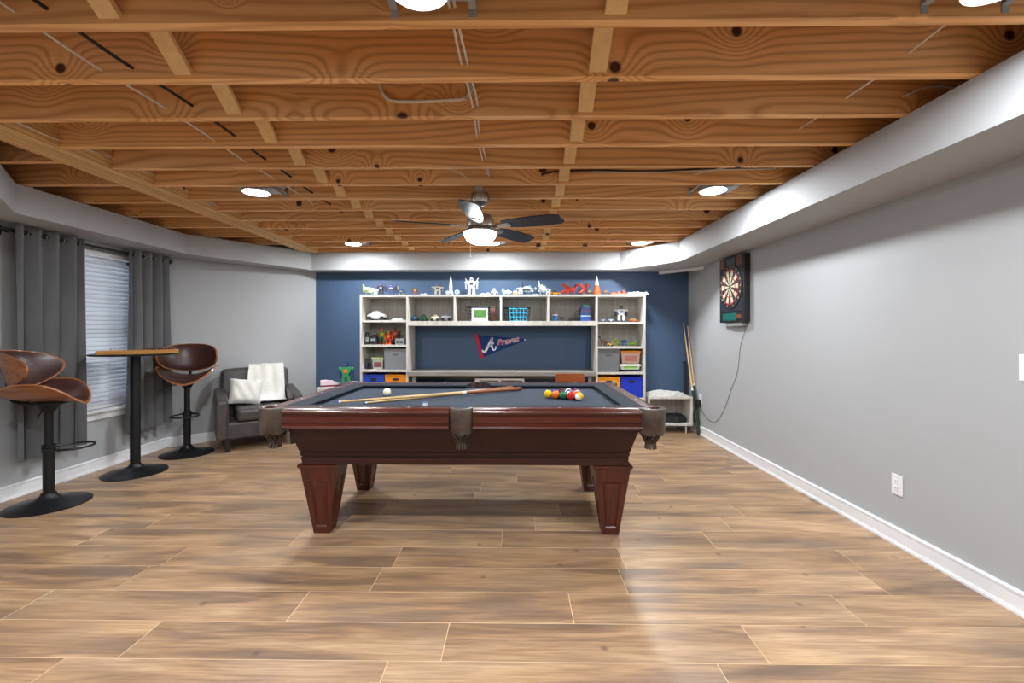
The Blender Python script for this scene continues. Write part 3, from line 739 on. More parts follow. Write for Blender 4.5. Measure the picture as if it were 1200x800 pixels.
# ------------------------------------------------------------------ toy shelving on the blue wall
SYF, SYB = 5.23, 5.58
KX = lambda px, Y=SYF: (px-606)*Y/510
KZ = lambda py, Y=SYF: CAM_H-(py-388)*Y/510
TOPZ = KZ(345)
def panel(parent, name, x0, x1, z0, z1, y0=SYF, y1=SYB, mat=None): return MB().box(x0, x1, y0, y1, z0, z1).build(name, mat or M_SHELF, parent, smooth=False)
T = .024
def tower(x0, x1, zs, label):
    o = thing('shelf_tower', label, 'shelf', (0, 0, 0), group='shelf towers')
    for x in (x0, x1-T): panel(o, 'side_panel', x, x+T, 0, TOPZ)
    panel(o, 'top_panel', x0+T, x1-T, TOPZ-T, TOPZ)
    for z in zs: panel(o, 'shelf_board', x0+T, x1-T, z-T, z, SYF+.004, SYB-.008)
    panel(o, 'back_panel', x0+T, x1-T, .02, TOPZ-T, SYB-.008, SYB, M_SHELFB)
    return o
LX0, LX1, RX0, RX1 = KX(421), KX(478), KX(698), KX(756)
ZL = [KZ(375), KZ(404), KZ(433.5), .45, .09]; ZRr = [KZ(377), KZ(406), KZ(436), .43, .09]
tower(LX0, LX1, ZL, 'white-washed shelf tower nearer the armchair holding bins and toys')
tower(RX0, RX1, ZRr, 'white-washed shelf tower nearer the cue corner holding bins and toys')
br = thing('bridge_shelf', 'white-washed four-cubby bridge shelf joining the two towers', 'shelf', (0, 0, 0))
BZ0, BZ1 = KZ(381.5), KZ(376)
panel(br, 'top_panel', LX1+.001, RX0-.001, TOPZ-T, TOPZ); panel(br, 'bottom_panel', LX1+.001, RX0-.001, BZ0, BZ1)
panel(br, 'back_panel', LX1+.001, RX0-.001, BZ1, TOPZ-T, SYB-.008, SYB, M_SHELFB)
for px in (532.5, 587, 642.5): panel(br, 'divider', KX(px)-T/2, KX(px)+T/2, BZ1, TOPZ-T, SYF+.003, SYB-.008)
dk = thing('built_in_desk', 'long grey wood desk top between the shelf towers', 'desk', (0, 0, 0))
MB().box(LX1+.002, RX0-.002, SYF-.06, SYB, .695, .745).build('desk_top', M_DESK, dk, smooth=False, bevel=.004)
MB().box(LX1+.002, RX0-.002, SYB-.02, SYB, .62, .695).build('wall_cleat', M_DESK, dk, smooth=False)
for x in (LX1+.05, RX0-.09): MB().box(x, x+.04, SYF, SYF+.04, 0, .695).build('leg', M_DESK, dk, smooth=False)
# pennant
FYp = YB-.002
pn = thing('pennant', 'navy triangular pennant with red edge and white script lettering on the blue wall', 'pennant', (0, FYp, 0))
MB().prism([(-.535, 1.184), (-.469, .879), (.131, 1.124)], -.006, 0, 'y').build('felt', col('#16346e', .85), pn, smooth=False)
MB().prism([(-.548, 1.192), (-.505, 1.186), (-.425, .890), (-.468, .862)], -.008, -.001, 'y').build('edge_band', col('#b52a3c', .85), pn, smooth=False)
def text(body, size, loc, ang, mat, parent, name, dy, shear=.25, off=0):
    cu = bpy.data.curves.new('text', 'FONT'); cu.body = body; cu.size = size; cu.extrude = .0006; cu.shear = shear; cu.offset = off; cu.align_x = 'CENTER'
    to = bpy.data.objects.new('text', cu); C.objects.link(to); me = bpy.data.meshes.new_from_object(to.evaluated_get(bpy.context.evaluated_depsgraph_get()))
    bpy.data.objects.remove(to); me.materials.clear(); me.materials.append(mat)
    o = link(name, me, parent); o.matrix_local = Matrix.Translation((loc[0], dy, loc[1])) @ Matrix.Rotation(-ang, 4, 'Y') @ Matrix.Rotation(PI/2, 4, 'X'); return o
PXW = lambda x, y: ((x-606)*FYp/510, CAM_H-(y-388)*FYp/510)
text('Braves', .105, PXW(595.5, 402.3), math.radians(12), col('#f0eef0', .8), pn, 'lettering', -.0072, .3, .0035)
text('Braves', .105, PXW(595.5, 402.3), math.radians(12), col('#c03146', .8), pn, 'lettering', -.0088, .3, 0)
m = MB()
def ribbon(pts, wd):
    P = catmull([(*PXW(*p), 0) for p in pts], 5); n = len(P); L = []; R = []
    for i, p in enumerate(P):
        d = (P[min(i+1, n-1)]-P[max(i-1, 0)]).normalized(); q = Vector((-d.y, d.x, 0)); t = i/(n-1); ww = wd(t)/2
        L.append(p+q*ww); R.append(p-q*ww)
    vs = []
    for yy in (-.0085, -.006): vs += [(p.x, yy, p.y) for p in L+R]
    fs = []
    for i in range(n-1):
        fs += [(i, i+1, n+i+1, n+i), (2*n+i, 3*n+i, 3*n+i+1, 2*n+i+1), (i, 2*n+i, 2*n+i+1, i+1), (n+i, n+i+1, 3*n+i+1, 3*n+i)]
    m.add(vs, fs)
ribbon([(565, 410), (567, 412.2), (569.5, 410.5), (573, 403), (576.3, 395.5)], lambda t: .016+.014*math.sin(PI*t))
ribbon([(576.3, 395.5), (576, 401), (576.5, 407), (578.5, 410), (580.8, 408.5), (581, 405.5)], lambda t: .03-.016*t)
ribbon([(570, 406), (573.5, 405.6), (576.5, 403.5), (578.6, 401.5)], lambda t: .013)
m.build('letter_a', col('#e8edf5', .8), pn, smooth=False, label='white script letter A')
MB().cyl((.10, -.0072, 1.118), (.10, -.006, 1.118), .009, n=8).build('tack', M_TRIM, pn)

# bins and boxes
def bin_(x0, x1, z0, z1, c, label, y0=SYF+.02, dep=.27, hand='#16181c', cat='storage bin'):
    o = thing('fabric_bin', label, cat, ((x0+x1)/2, y0, z0), group='storage bins on the shelves'); w_ = (x1-x0)/2; h = z1-z0
    m = MB(); m.rings([rect2(w_-.006, 0, dep, 0), rect2(w_, 0, dep, h), rect2(w_-.008, .008, dep-.008, h), rect2(w_-.012, .012, dep-.012, .012)])
    m.build('body', cloth('bin_'+label[:14].replace(' ', '_')+c[1:], c, c, 400), o, smooth=False)
    MB().box(-.035, .035, -.004, .002, h*.72, h*.72+.028).build('handle', col(hand, .7), o, smooth=False, bevel=.002)
    return o
def rect2(w_, y0, y1, z): return [(-w_, y0, z), (w_, y0, z), (w_, y1, z), (-w_, y1, z)]
e = .004
lw = LX0+T; lm_ = LX0+T+(LX1-LX0-2*T)/2; le = LX1-T
rw = RX0+T; rm_ = RX0+T+(RX1-RX0-2*T)/2; re_ = RX1-T
bin_(lw+e, lm_-e, ZL[3], ZL[2]-T-.035, '#1c3fb0', 'royal blue fabric bin in the armchair-side tower')
bin_(lm_+e, le-e, ZL[3], ZL[2]-T-.035, '#e08a1c', 'orange fabric bin in the armchair-side tower')
bin_(rw+e, rm_-e, ZRr[3], ZRr[2]-T-.035, '#e8961f', 'orange fabric bin in the cue-side tower')
bin_(rm_+e, re_-e, ZRr[3], ZRr[2]-T-.03, '#1733b8', 'royal blue fabric bin in the cue-side tower')
bin_(KX(449), le-e, ZL[2], KZ(409), '#7c8084', 'grey fabric bin beside the green-lidded box', hand='#6b6f73')
bin_(rw+e, KX(726), ZRr[2], KZ(409), '#6f7173', 'grey fabric bin beside the orange-lidded box', hand='#5a5c5e')
bin_(lw+e, lm_-e, ZL[4], ZL[4]+.27, '#8a8d90', 'grey fabric bin on the lowest board of the armchair-side tower', hand='#5a5c5e')
bin_(rw+e, rm_-e, ZRr[4], ZRr[4]+.25, '#8a8d90', 'grey fabric bin on the lowest board of the cue-side tower', hand='#5a5c5e')
def clearbox(x0, x1, z0, z1, c, lid, label, fill=None):
    o = thing('plastic_box', label, 'storage box', ((x0+x1)/2, SYF+.05, z0), group='lidded plastic boxes'); w_ = (x1-x0)/2; h = z1-z0
    MB().rings([rect2(w_-.02, .012, .19, 0), rect2(w_-.008, 0, .20, h-.022)]).build('body', col(c, .3), o, smooth=False, bevel=.006)
    MB().rings([rect2(w_, -.008, .208, h-.022), rect2(w_, -.008, .208, h-.006), rect2(w_-.012, .004, .196, h)]).build('lid', col(lid, .4), o, smooth=False)
    if fill: MB().box(-w_*.6, w_*.6, -.0035, .004, h*.2, h*.6).build('contents', col(fill, .5), o, smooth=False)
    for sx in (-1, 1): MB().box(sx*w_-.008, sx*w_+.004, .06, .14, h*.6, h-.01).build('clip', col(lid, .4), o, smooth=False)
clearbox(KX(727), KX(752), KZ(434.5)+.012, KZ(428)+.012, '#d5dcd6', '#dfe4e2', 'flat white plastic box with green front under the orange-lidded box', '#8fbf4a')
clearbox(KX(728), KX(752), KZ(427.2)+.012, KZ(411), '#d8b4a4', '#e8922a', 'peach plastic box with orange lid stacked on the flat box', '#c9837a')
clearbox(KX(433), KX(447.5), ZL[2], KZ(419), '#cfd2c8', '#c9dc8e', 'small plastic box with pale green lid and colourful contents', '#7d4a4a')

# ------------------------------------------------------------------ toys (generic), each built from plain bricks and shapes
TG = 'toys on the shelves'
def toy(name, label, cat, px, z, Y=5.37, rz=0, group=TG): return thing(name, label, cat, (KX(px, Y), Y, z), rz, group)
def robot(px, z, h, cs, label, Y=5.37, rz=0, horns=False, wide=1.0):
    o = toy('toy_robot', label, 'toy robot', px, z, Y, rz); a, b, c = [col(x) for x in cs]; q = h*wide
    for s_ in (-1, 1):
        l = MB().box(s_*.13*q-.07*q, s_*.13*q+.07*q, -.06*h, .06*h, .08*h, .44*h).build('leg', a, o, smooth=False, bevel=h*.02)
        MB().rings([[(s_*.13*q+x*.09*q, y_*h, z_) for x, y_ in ((-1, -.14), (1, -.14), (1, .09), (-1, .09))] for z_ in (0, .10*h)]).build('foot', b, l, smooth=False)
        ar = MB().box(s_*.30*q-.05*q, s_*.30*q+.05*q, -.05*h, .05*h, .34*h, .70*h).build('arm', b, o, smooth=False, bevel=h*.02)
        MB().ball((s_*.30*q, 0, .71*h), (.085*q, .08*h, .075*h), 10, 6).build('shoulder', a, ar)
        if horns: MB().rings([[(s_*(.20+.16*t)*q+x*.05*q*(1-t*.9), .09*h+y_*.02*h, (.62+.36*t)*h) for x, y_ in ((-1, -1), (1, -1), (1, 1), (-1, 1))] for t in (0, .5, 1)]).build('wing', a, o, smooth=False)
    MB().rings([[(x*w_*q, y_*.09*h, z_*h) for x, y_ in ((-1, -1), (1, -1), (1, 1), (-1, 1))] for w_, z_ in ((.13, .42), (.15, .5), (.24, .66), (.22, .76), (.08, .79))]).build('torso', a, o, smooth=False)
    MB().box(-.10*q, .10*q, -.105*h, -.085*h, .56*h, .70*h).build('chest_plate', c, o, smooth=False)
    hd = MB().rings([[(x*w_*q, y_*.07*h, z_*h) for x, y_ in ((-1, -1), (1, -1), (1, 1), (-1, 1))] for w_, z_ in ((.06, .78), (.09, .84), (.085, .93), (.04, 1.0))]).build('head', b, o, smooth=False)
    MB().box(-.06*q, .06*q, -.078*h, -.068*h, .86*h, .90*h).build('visor', c, hd, smooth=False)
def car(px, z, L, H, cs, label, Y=5.37, rz=0, rounded=False):
    o = toy('toy_car', label, 'toy car', px, z, Y, rz); a, b = col(cs[0], .25), col(cs[1], .25); w_ = .21*L
    if rounded: MB().ball((0, 0, .42*H), (.5*L, w_, .32*H), 18, 10).build('body', a, o); MB().ball((0, 0, .66*H), (.27*L, w_*.8, .34*H), 16, 8).build('cabin', b, o)
    else:
        MB().prism([(-.5*L, .18*H), (.5*L, .18*H), (.5*L, .45*H), (.3*L, .58*H), (-.5*L, .60*H)], -w_, w_, 'y').build('body', a, o, smooth=False, bevel=L*.03)
        MB().prism([(-.33*L, .59*H), (.24*L, .57*H), (.10*L, H), (-.25*L, H)], -w_*.82, w_*.82, 'y').build('cabin', b, o, smooth=False, bevel=L*.02)
    for x in (-.3, .3):
        for s_ in (-1, 1): MB().cyl((x*L, s_*w_*.80, .2*H), (x*L, s_*w_*1.06, .2*H), .2*H, n=14).build('wheel', col('#141414', .6), o)
def ship(px, z, L, H, cs, label, Y=5.37, rz=0, name='toy_spaceship'):
    o = toy(name, label, 'toy spaceship', px, z, Y, rz); a, b, c = [col(x) for x in cs]
    for x in (-.25, .2): MB().box(x*L-.02*L, x*L+.02*L, -.05*L, .05*L, 0, .30*H).build('stand', b, o, smooth=False)
    MB().rings([[(x*L, y_*w_*L, (.45+z_*h_)*H) for y_, z_ in ((-1, -.4), (0, -.7), (1, -.4), (1, .4), (0, 1), (-1, .4))] for x, w_, h_ in ((-.5, .05, .12), (-.3, .14, .28), (.1, .15, .30), (.35, .08, .18), (.5, .02, .05))]).build('hull', a, o, smooth=False)
    for s_ in (-1, 1):
        MB().prism([(-.35*L, s_*.10*L), (.12*L, s_*.10*L), (-.12*L, s_*.42*L), (-.34*L, s_*.40*L)], .40*H, .48*H).build('wing', b, o, smooth=False)
        MB().cyl((-.52*L, s_*.16*L, .5*H), (-.25*L, s_*.16*L, .5*H), .10*H, n=10).build('engine', c, o)
    MB().ball((.12*L, 0, .66*H), (.13*L, .07*L, .18*H), 12, 7).build('cockpit', c, o)
    MB().prism([(-.45*L, .6*H), (-.22*L, .6*H), (-.40*L, 1.0*H), (-.48*L, 1.0*H)], -.01*L, .01*L, 'y').build('fin', b, o, smooth=False)
def beast(px, z, L, H, cs, label, Y=5.37, rz=0, wings=True):
    o = toy('toy_dragon' if wings else 'toy_dinosaur', label, 'toy dragon' if wings else 'toy dinosaur', px, z, Y, rz); a, b = col(cs[0]), col(cs[1])
    for x in (-.12, .15):
        for s_ in (-1, 1): MB().tube([(x*L, s_*.08*L, .42*H), (x*L+.03*L, s_*.11*L, .2*H), (x*L-.01*L, s_*.11*L, .02*H)], .03*L, 6, 0, rfun=lambda t: .045*L*(1-.5*t)).build('leg', a, o)
    MB().tube([(-.5*L, 0, .30*H), (-.32*L, 0, .28*H), (-.12*L, 0, .42*H), (.12*L, 0, .45*H), (.26*L, 0, .62*H), (.32*L, 0, .82*H)], .1*L, 8, 4, rfun=lambda t: L*(.015+.085*math.sin(PI*min(1, t*1.15))**1.5+.02*t)).build('body', a, o)
    MB().rings([[(x*L, y_*w_*L, (zc+z_*.07)*H) for y_, z_ in ((-1, -1), (1, -1), (1, 1), (-1, 1))] for x, w_, zc in ((.27, .04, .86), (.36, .055, .88), (.46, .03, .83), (.5, .02, .82))]).build('head', b, o, smooth=False)
    if wings:
        for s_ in (-1, 1): MB().prism([(-.02*L, .50*H), (.10*L, .55*H), (s_*.30*L, 1.0*H), (s_*.42*L, .84*H), (s_*.34*L, .72*H), (s_*.30*L, .62*H), (s_*.16*L, .58*H)], s_*.07*L-.006, s_*.07*L+.006, 'y').build('wing', b, o, smooth=False)
    for i in range(5): MB().rings([[( (-.2+.09*i)*L+x*.025*L*k, y_*.01*L*k, (.52+.02*i)*H+t*H) for x, y_ in ((-1, -1), (1, -1), (1, 1), (-1, 1))] for k, t in ((1, 0), (.1, .12))]).build('spike', b, o, smooth=False)
def spire(px, z, H, r, cs, label, Y=5.37, name='toy_rocket', base=None):
    o = toy(name, label, 'toy rocket', px, z, Y); a, b = col(cs[0]), col(cs[1])
    MB().lathe([(r*.9, .10*H), (r, .2*H), (r, .5*H), (r*.75, .7*H), (r*.35, .88*H), (r*.03, H)], n=14).build('body', a, o)
    for k in range(4):
        mm = MB(); mm.mx = Matrix.Rotation(k*PI/2+.5, 4, 'Z'); mm.prism([(r*.7, .35*H), (r*.7, .10*H), (r*1.9, 0), (r*1.8, .14*H)], -.004, .004, 'y').build('fin', b, o, smooth=False)
    if base: MB().lathe([(r*1.9, 0), (r*2.0, .06*H), (r*1.7, .30*H), (r*1.15, .48*H), (r*.9, .5*H)], n=10).build('base', col(base), o, smooth=False)
    MB().ball((0, -r*.85, .5*H), (r*.4, r*.3, r*.4), 10, 6).build('porthole', b, o)
def flat(px0, px1, z, H, c, label, Y=5.37, c2=None):
    o = toy('toy_track', label, 'toy', (px0+px1)/2, z, Y); L = (px1-px0)*Y/510
    MB().box(-L/2, L/2, -.06, .06, 0, H*.45).build('base', col(c), o, smooth=False, bevel=.003)
    n = max(2, int(L/.05))
    for i in range(n): MB().box(-L/2+L*(i+.2)/n, -L/2+L*(i+.8)/n, -.04, .03, H*.45, H*(.75+.25*((i*7) % 3)/2)).build('block', col(c2 or c), o, smooth=False, bevel=.003)
Zt = TOPZ+.0005
ship(432, Zt, .17, .14, ('#c9cdb4', '#8ba06a', '#3c4650'), 'pale green toy spaceship on the armchair-side tower end')
robot(446, Zt, .15, ('#23202c', '#3a3350', '#8b88a0'), 'black toy robot beside the pale green spaceship', horns=True)
robot(458, Zt, .14, ('#3a3568', '#26243e', '#b0b4c4'), 'dark purple toy robot atop the armchair-side tower', horns=True, wide=1.3)
ship(470, Zt, .10, .11, ('#2f5c9c', '#d8b32c', '#1f2c44'), 'blue and yellow toy spaceship atop the armchair-side tower', rz=.6)
robot(486, Zt, .10, ('#8a5a3a', '#5c3c2a', '#c9a070'), 'small brown toy robot atop the bridge shelf')
flat(493, 500, Zt, .03, '#b8c4c8', 'tiny pale toy block piece beside the brown robot')
robot(512.5, Zt, .14, ('#a8a293', '#5e5a52', '#3a3a3c'), 'grey-beige toy walker robot atop the bridge shelf', wide=1.4, rz=.4)
spire(528, Zt, .245, .020, ('#dfe4e8', '#aab4bd'), 'tall slim white toy rocket standing atop the bridge shelf')
robot(535.5, Zt, .08, ('#8fb4d0', '#dfe6ec', '#5a6c7c'), 'tiny light blue toy robot beside the tall rocket')
robot(552.5, Zt, .225, ('#dfe1e6', '#9a9ca6', '#3c3f4a'), 'large white and grey winged toy robot atop the bridge shelf', horns=True, wide=1.0)
flat(563, 575, Zt, .035, '#dfe2e4', 'low white toy block strip beside the large robot')
car(579.5, Zt, .08, .085, ('#dadde0', '#9db0bf'), 'small white toy car beside the low white strip')
ship(594, Zt, .13, .085, ('#c7d8e4', '#e6eaec', '#4f88b0'), 'white and light blue toy spaceship atop the bridge shelf')
flat(601, 607, Zt, .07, '#b98a5a', 'small tan toy block tower atop the bridge shelf', c2='#e0e2e2')
ship(619, Zt, .17, .15, ('#b9c6d4', '#2f3a4a', '#6f93b8'), 'grey-blue toy spaceship with dark wings atop the bridge shelf', rz=.3)
ship(635.5, Zt, .11, .19, ('#e2e4e6', '#cfd3d8', '#44505e'), 'upright-finned white toy spaceship atop the bridge shelf', rz=-.5, Y=5.45)
car(650.5, Zt, .125, .06, ('#d8961e', '#4a4a4a'), 'yellow-orange toy truck atop the bridge shelf')
beast(668, Zt, .26, .15, ('#b5301f', '#8c1f1a'), 'red toy dragon with spread wings atop the bridge shelf')
beast(684, Zt, .18, .165, ('#c24a30', '#a0392a'), 'red-orange toy dragon behind the larger red dragon', Y=5.49, rz=.5)
spire(699, Zt, .245, .024, ('#e4e0dc', '#c8582a'), 'white toy rocket on an orange base atop the cue-side tower', base='#c65a26')
car(710, Zt, .09, .06, ('#3c3a3c', '#8f6a3a'), 'small dark toy truck beside the orange rocket')
flat(715, 733, Zt, .05, '#c8582a', 'long orange toy track piece atop the cue-side tower', c2='#b0482a')
flat(734, 758, Zt, .045, '#e0ddd8', 'long white toy track piece overhanging the cue-side tower end')
robot(610, Zt, .11, ('#e2e6ea', '#2b3442', '#7fa8c8'), 'small white and black toy robot beside the tan block tower', Y=5.275, wide=1.1)
robot(627.5, Zt, .09, ('#3a4656', '#c9d2da', '#6f9cc0'), 'small slate toy robot between two spaceships', Y=5.265, wide=1.3)
robot(642, Zt, .085, ('#e4e4e2', '#b0b4b8', '#4a4e58'), 'small pale toy robot beside the yellow-orange truck', Y=5.30, wide=1.2)
robot(524, Zt, .06, ('#d8dcde', '#aeb6bc', '#5a626a'), 'tiny white toy robot beside the tall slim rocket', Y=5.31)
car(691, Zt, .07, .055, ('#3a3634', '#a08a3c'), 'small dark toy car between dragon and white rocket', Y=5.30)
robot(439.5, Zt, .085, ('#d6dad2', '#6c7a66', '#3a4238'), 'small white and olive toy robot beside the black robot', Y=5.30, wide=1.2)
# first row of cubbies
z1 = ZL[0]+.0005
car(441, z1, .25, .13, ('#d7dade', '#eceef0'), 'white toy vehicle with domed cabin in the armchair-side tower', rounded=True)
flat(460, 473, z1, .03, '#d8dadb', 'flat white toy piece beside the white toy vehicle')
z2 = BZ1+.0005
car(486, z2, .10, .075, ('#27496e', '#3c6a8a'), 'dark blue toy car in the bridge shelf cubby', rz=.5, rounded=True)
car(496.5, z2, .09, .085, ('#2f6a4a', '#24543c'), 'green toy car in the bridge shelf cubby', rz=.9)
car(509.5, z2, .115, .09, ('#d6cfb2', '#b9ae8a'), 'cream rounded toy car in the bridge shelf cubby', rounded=True)
car(523, z2, .14, .105, ('#b4b9be', '#868d94'), 'silver rounded toy car in the bridge shelf cubby', rounded=True)
def basket(x0, x1, zb, zt, Y0_, dep, c, label, wire):
    o = thing('storage_basket', label, 'basket', ((x0+x1)/2, Y0_, zb), group='baskets in the bridge shelf'); w_ = (x1-x0)/2; h = zt-zb; mt = col(c, .5)
    m = MB(); m.box(-w_*.85, w_*.85, .01, dep-.01, 0, .004); m.build('bottom', mt, o, smooth=False)
    m = MB(); r = .0022 if wire else .0065
    for k in range(8 if wire else 6):
        x = -w_+2*w_*k/(7 if wire else 5)
        for yy in (0, dep): m.tube([(x*.88, yy if yy == 0 else yy, 0), (x, yy, h)], r, 4)
    for k in range(5 if wire else 4):
        z_ = h*k/(4 if wire else 3); s_ = .88+.12*k/4
        m.tube([(-w_*s_, 0, z_), (w_*s_, 0, z_), (w_*s_, dep, z_), (-w_*s_, dep, z_)], r, 4, 0, True)
    m.build('lattice', mt, o)
    m = MB(); m.tube([(-w_, 0, h), (w_, 0, h), (w_, dep, h), (-w_, dep, h)], .005 if wire else .007, 6, 0, True); m.build('rim', mt, o)
    return o
basket(KX(545), KX(580), z2, KZ(359), SYF+.06, .22, '#2b2b2d', 'dark wire basket holding the green box game', True)
basket(KX(590), KX(622), z2, KZ(360), SYF+.09, .20, '#2b2b2d', 'dark wire basket behind the turquoise basket', True)
basket(KX(597), KX(618), z2, KZ(361.5), SYF+.02, .06, '#2fa3c8', 'turquoise plastic lattice basket in the bridge shelf', False)
o = thing('boxed_toy', 'white toy box with green picture in front of the wire basket', 'toy box', (KX(562), SYF+.02, z2), group=TG)
MB().box(-.098, .098, 0, .03, 0, .155).build('carton', col('#dfe2da', .5), o, smooth=False); MB().box(-.075, .075, -.002, .001, .045, .135).build('picture', plain('green_picture', '#4f7f3c', .5, var=.6, scale=40), o, smooth=False)
o = thing('ball_glove', 'brown leather ball glove leaning in the bridge shelf cubby', 'glove', (KX(577.5), SYF+.026, z2), group=TG)
MB().ball((0, 0, .075), (.030, .025, .075), 12, 9).build('palm', col('#6a4034', .6), o)
for i in range(4): MB().tube([(-.022+.014*i, -.02, .07), (-.024+.015*i, -.025, .12), (-.022+.014*i, -.01, .155)], .009, 6, 3).build('finger', col('#5c352b', .6), o)
o = thing('plastic_cup', 'blue plastic cup in the bridge shelf cubby', 'cup', (KX(651), SYF+.06, z2), group=TG)
MB().lathe([(.02, 0), (.024, 0), (.030, .075), (.027, .075), (.022, .006), (.005, .006)], n=18).build('body', col('#2f68a8', .35), o); MB().lathe([(.030, .068), (.033, .070), (.033, .078), (.028, .078)], n=18).build('rim', col('#dfe6ea', .4), o)
robot(658, z2, .07, ('#2a2f3c', '#4a5468', '#9aa4b4'), 'small dark toy robot in the bridge shelf cubby')
car(672, z2, .13, .075, ('#2e2c2e', '#4c4648'), 'black toy car in the bridge shelf cubby')
o = thing('boxed_stack', 'stack of blue and purple game boxes at the bridge shelf end', 'game boxes', (KX(687.5), SYF+.05, z2), group=TG); zz = 0
for i, (c_, h_, wd) in enumerate((('#274f98', .055, .065), ('#c8d4dc', .012, .062), ('#2a4a80', .03, .064), ('#4a4068', .045, .060), ('#2c3f70', .025, .056), ('#3d6a58', .03, .04))):
    MB().box(-wd, wd, 0, .16, zz, zz+h_-.0005).build('game_box', col(c_, .5), o, smooth=False, bevel=.002); zz += h_
z3 = ZRr[0]+.0005
car(706.5, z3, .075, .05, ('#8f9aa6', '#5c6a7a'), 'grey-blue small toy car in the cue-side tower')
car(715.5, z3, .08, .055, ('#b8bfc6', '#6f8296'), 'silver small toy car in the cue-side tower', Y=5.40)
robot(727.5, z3, .20, ('#dfe1e4', '#2c3040', '#8fa6bc'), 'white toy robot with dark helmet in the cue-side tower', wide=1.1)
car(742, z3, .12, .05, ('#a85a38', '#7c8a5c'), 'rust brown toy car in the cue-side tower')
# second row
z4 = ZL[1]+.0005
def jar(px, z, r, h, c, lid, label, Y=5.33):
    o = toy('lidded_jar', label, 'jar', px, z, Y)
    MB().lathe([(r*.9, 0), (r, .01), (r, h*.75), (r*.75, h*.86), (r*.2, h*.87)], n=18).build('body', col(c, .3), o); MB().lathe([(r*.78, h*.86), (r*.8, h*.9), (r*.78, h), (r*.1, h)], n=18).build('lid', col(lid, .4), o)
    MB().lathe([(r*1.01, h*.25), (r*1.015, h*.26), (r*1.015, h*.58), (r*1.01, h*.59)], n=18).build('label_band', col('#8c8f88', .6), o)
jar(430.2, z4, .026, .155, '#1e2420', '#2c332e', 'tall dark jar in the armchair-side tower')
o = toy('toy_helmet', 'black rounded toy helmet in the armchair-side tower', 'toy helmet', 438, z4, 5.34)
MB().lathe([(.046, 0), (.05, .01), (.052, .06), (.046, .095), (.03, .118), (.004, .124)], n=20).build('shell', col('#1c1d20', .3), o); MB().box(-.030, .030, -.056, -.04, .045, .075).build('visor', col('#7d848c', .2), o, smooth=False, bevel=.004)
robot(447.5, z4, .20, ('#5d8a3c', '#b5382a', '#d8c04a'), 'green and red toy robot in the armchair-side tower', wide=1.0, Y=5.42)
robot(455, z4, .165, ('#c8301f', '#e0701c', '#f0c040'), 'red and orange toy robot in the armchair-side tower', Y=5.32, wide=.9)
robot(462.5, z4, .21, ('#8c2418', '#2a2220', '#c8862a'), 'dark red and black toy robot in the armchair-side tower', Y=5.46, wide=.9)
o = toy('game_console', 'grey game console box in the armchair-side tower', 'console', 468.5, z4, 5.30)
MB().box(-.052, .052, -.03, .10, 0, .075).build('body', col('#8b8f92', .5), o, smooth=False, bevel=.004)
for i in range(2): MB().box(-.04+.045*i, -.005+.045*i, -.033, -.029, .02, .045).build('port', col('#3a3c3e', .5), o, smooth=False)
z5 = ZRr[1]+.0005
beast(707, z5, .13, .13, ('#7a4a30', '#5c3826'), 'brown toy dinosaur in the cue-side tower', wings=False, rz=PI)
car(714.5, z5, .07, .06, ('#c8a04a', '#6a5a3a'), 'tan toy truck in the cue-side tower', Y=5.32)
robot(721, z5, .10, ('#8aa83a', '#d8b838', '#4a5a34'), 'lime green and yellow toy robot in the cue-side tower', wide=1.2)
robot(731, z5, .095, ('#2f5c8c', '#6fa8a0', '#243040'), 'blue and teal toy robot in the cue-side tower', wide=1.4)
beast(741.5, z5, .15, .09, ('#7fae3c', '#5c8c34'), 'green toy dinosaur in the cue-side tower', wings=False)
spire(743, z5, .12, .010, ('#c8b8d8', '#8f88a8'), 'small lilac toy rocket in the cue-side tower', Y=5.47)
# third row: bottles
def bottle(px, z, h, c, label, Y=5.33):
    o = toy('squeeze_bottle', label, 'bottle', px, z, Y)
    MB().lathe([(.015, 0), (.017, .005), (.017, h*.6), (.008, h*.75), (.007, h*.85)], n=14).build('body', col(c, .3), o); MB().lathe([(.0095, h*.82), (.0095, h), (.001, h)], n=12).build('cap', col('#2a2a30', .4), o)
bottle(428.9, ZL[2]+.0005, .125, '#3a3058', 'purple bottle next to the tower side panel'); bottle(432.2, ZL[2]+.0005, .13, '#22243c', 'dark navy bottle next to the green-lidded box')

# ------------------------------------------------------------------ low unit left of the towers, with robot and shoe
cb = thing('toy_cabinet', 'low white drawer cabinet beside the armchair-side tower', 'cabinet', (-2.19, 5.40, 0))
MB().box(-.24, .24, -.16, .17, .02, .545).build('body', M_SHELF, cb, smooth=False)
for i in range(3):
    d = MB().box(-.225, .225, -.172, -.161, .035+.17*i, .195+.17*i).build('drawer', M_SHELF, cb, smooth=False, bevel=.003)
    MB().cyl((0, -.185, .115+.17*i), (0, -.172, .115+.17*i), .012, n=12).build('knob', M_NICKEL, d)
MB().box(-.22, .22, -.14, .16, 0, .02).build('plinth', M_BLACKP, cb, smooth=False)
robot(405, .5455, .31, ('#3f9a5c', '#2a4a8c', '#e08a2a'), 'large green blue and orange toy robot beside the armchair-side tower', Y=5.33, wide=.8)
sh = thing('sneaker', 'pink and white sneaker lying on the low cabinet', 'shoe', (-2.31, 5.36, .5455), .5)
MB().rings([[(x, y_*w_, z_) for y_, z_ in ((-1, 0), (1, 0), (1, .022), (-1, .022))] for x, w_ in ((-.12, .028), (-.06, .034), (.05, .04), (.11, .030), (.125, .012))]).build('sole', col('#7a3040', .6), sh)
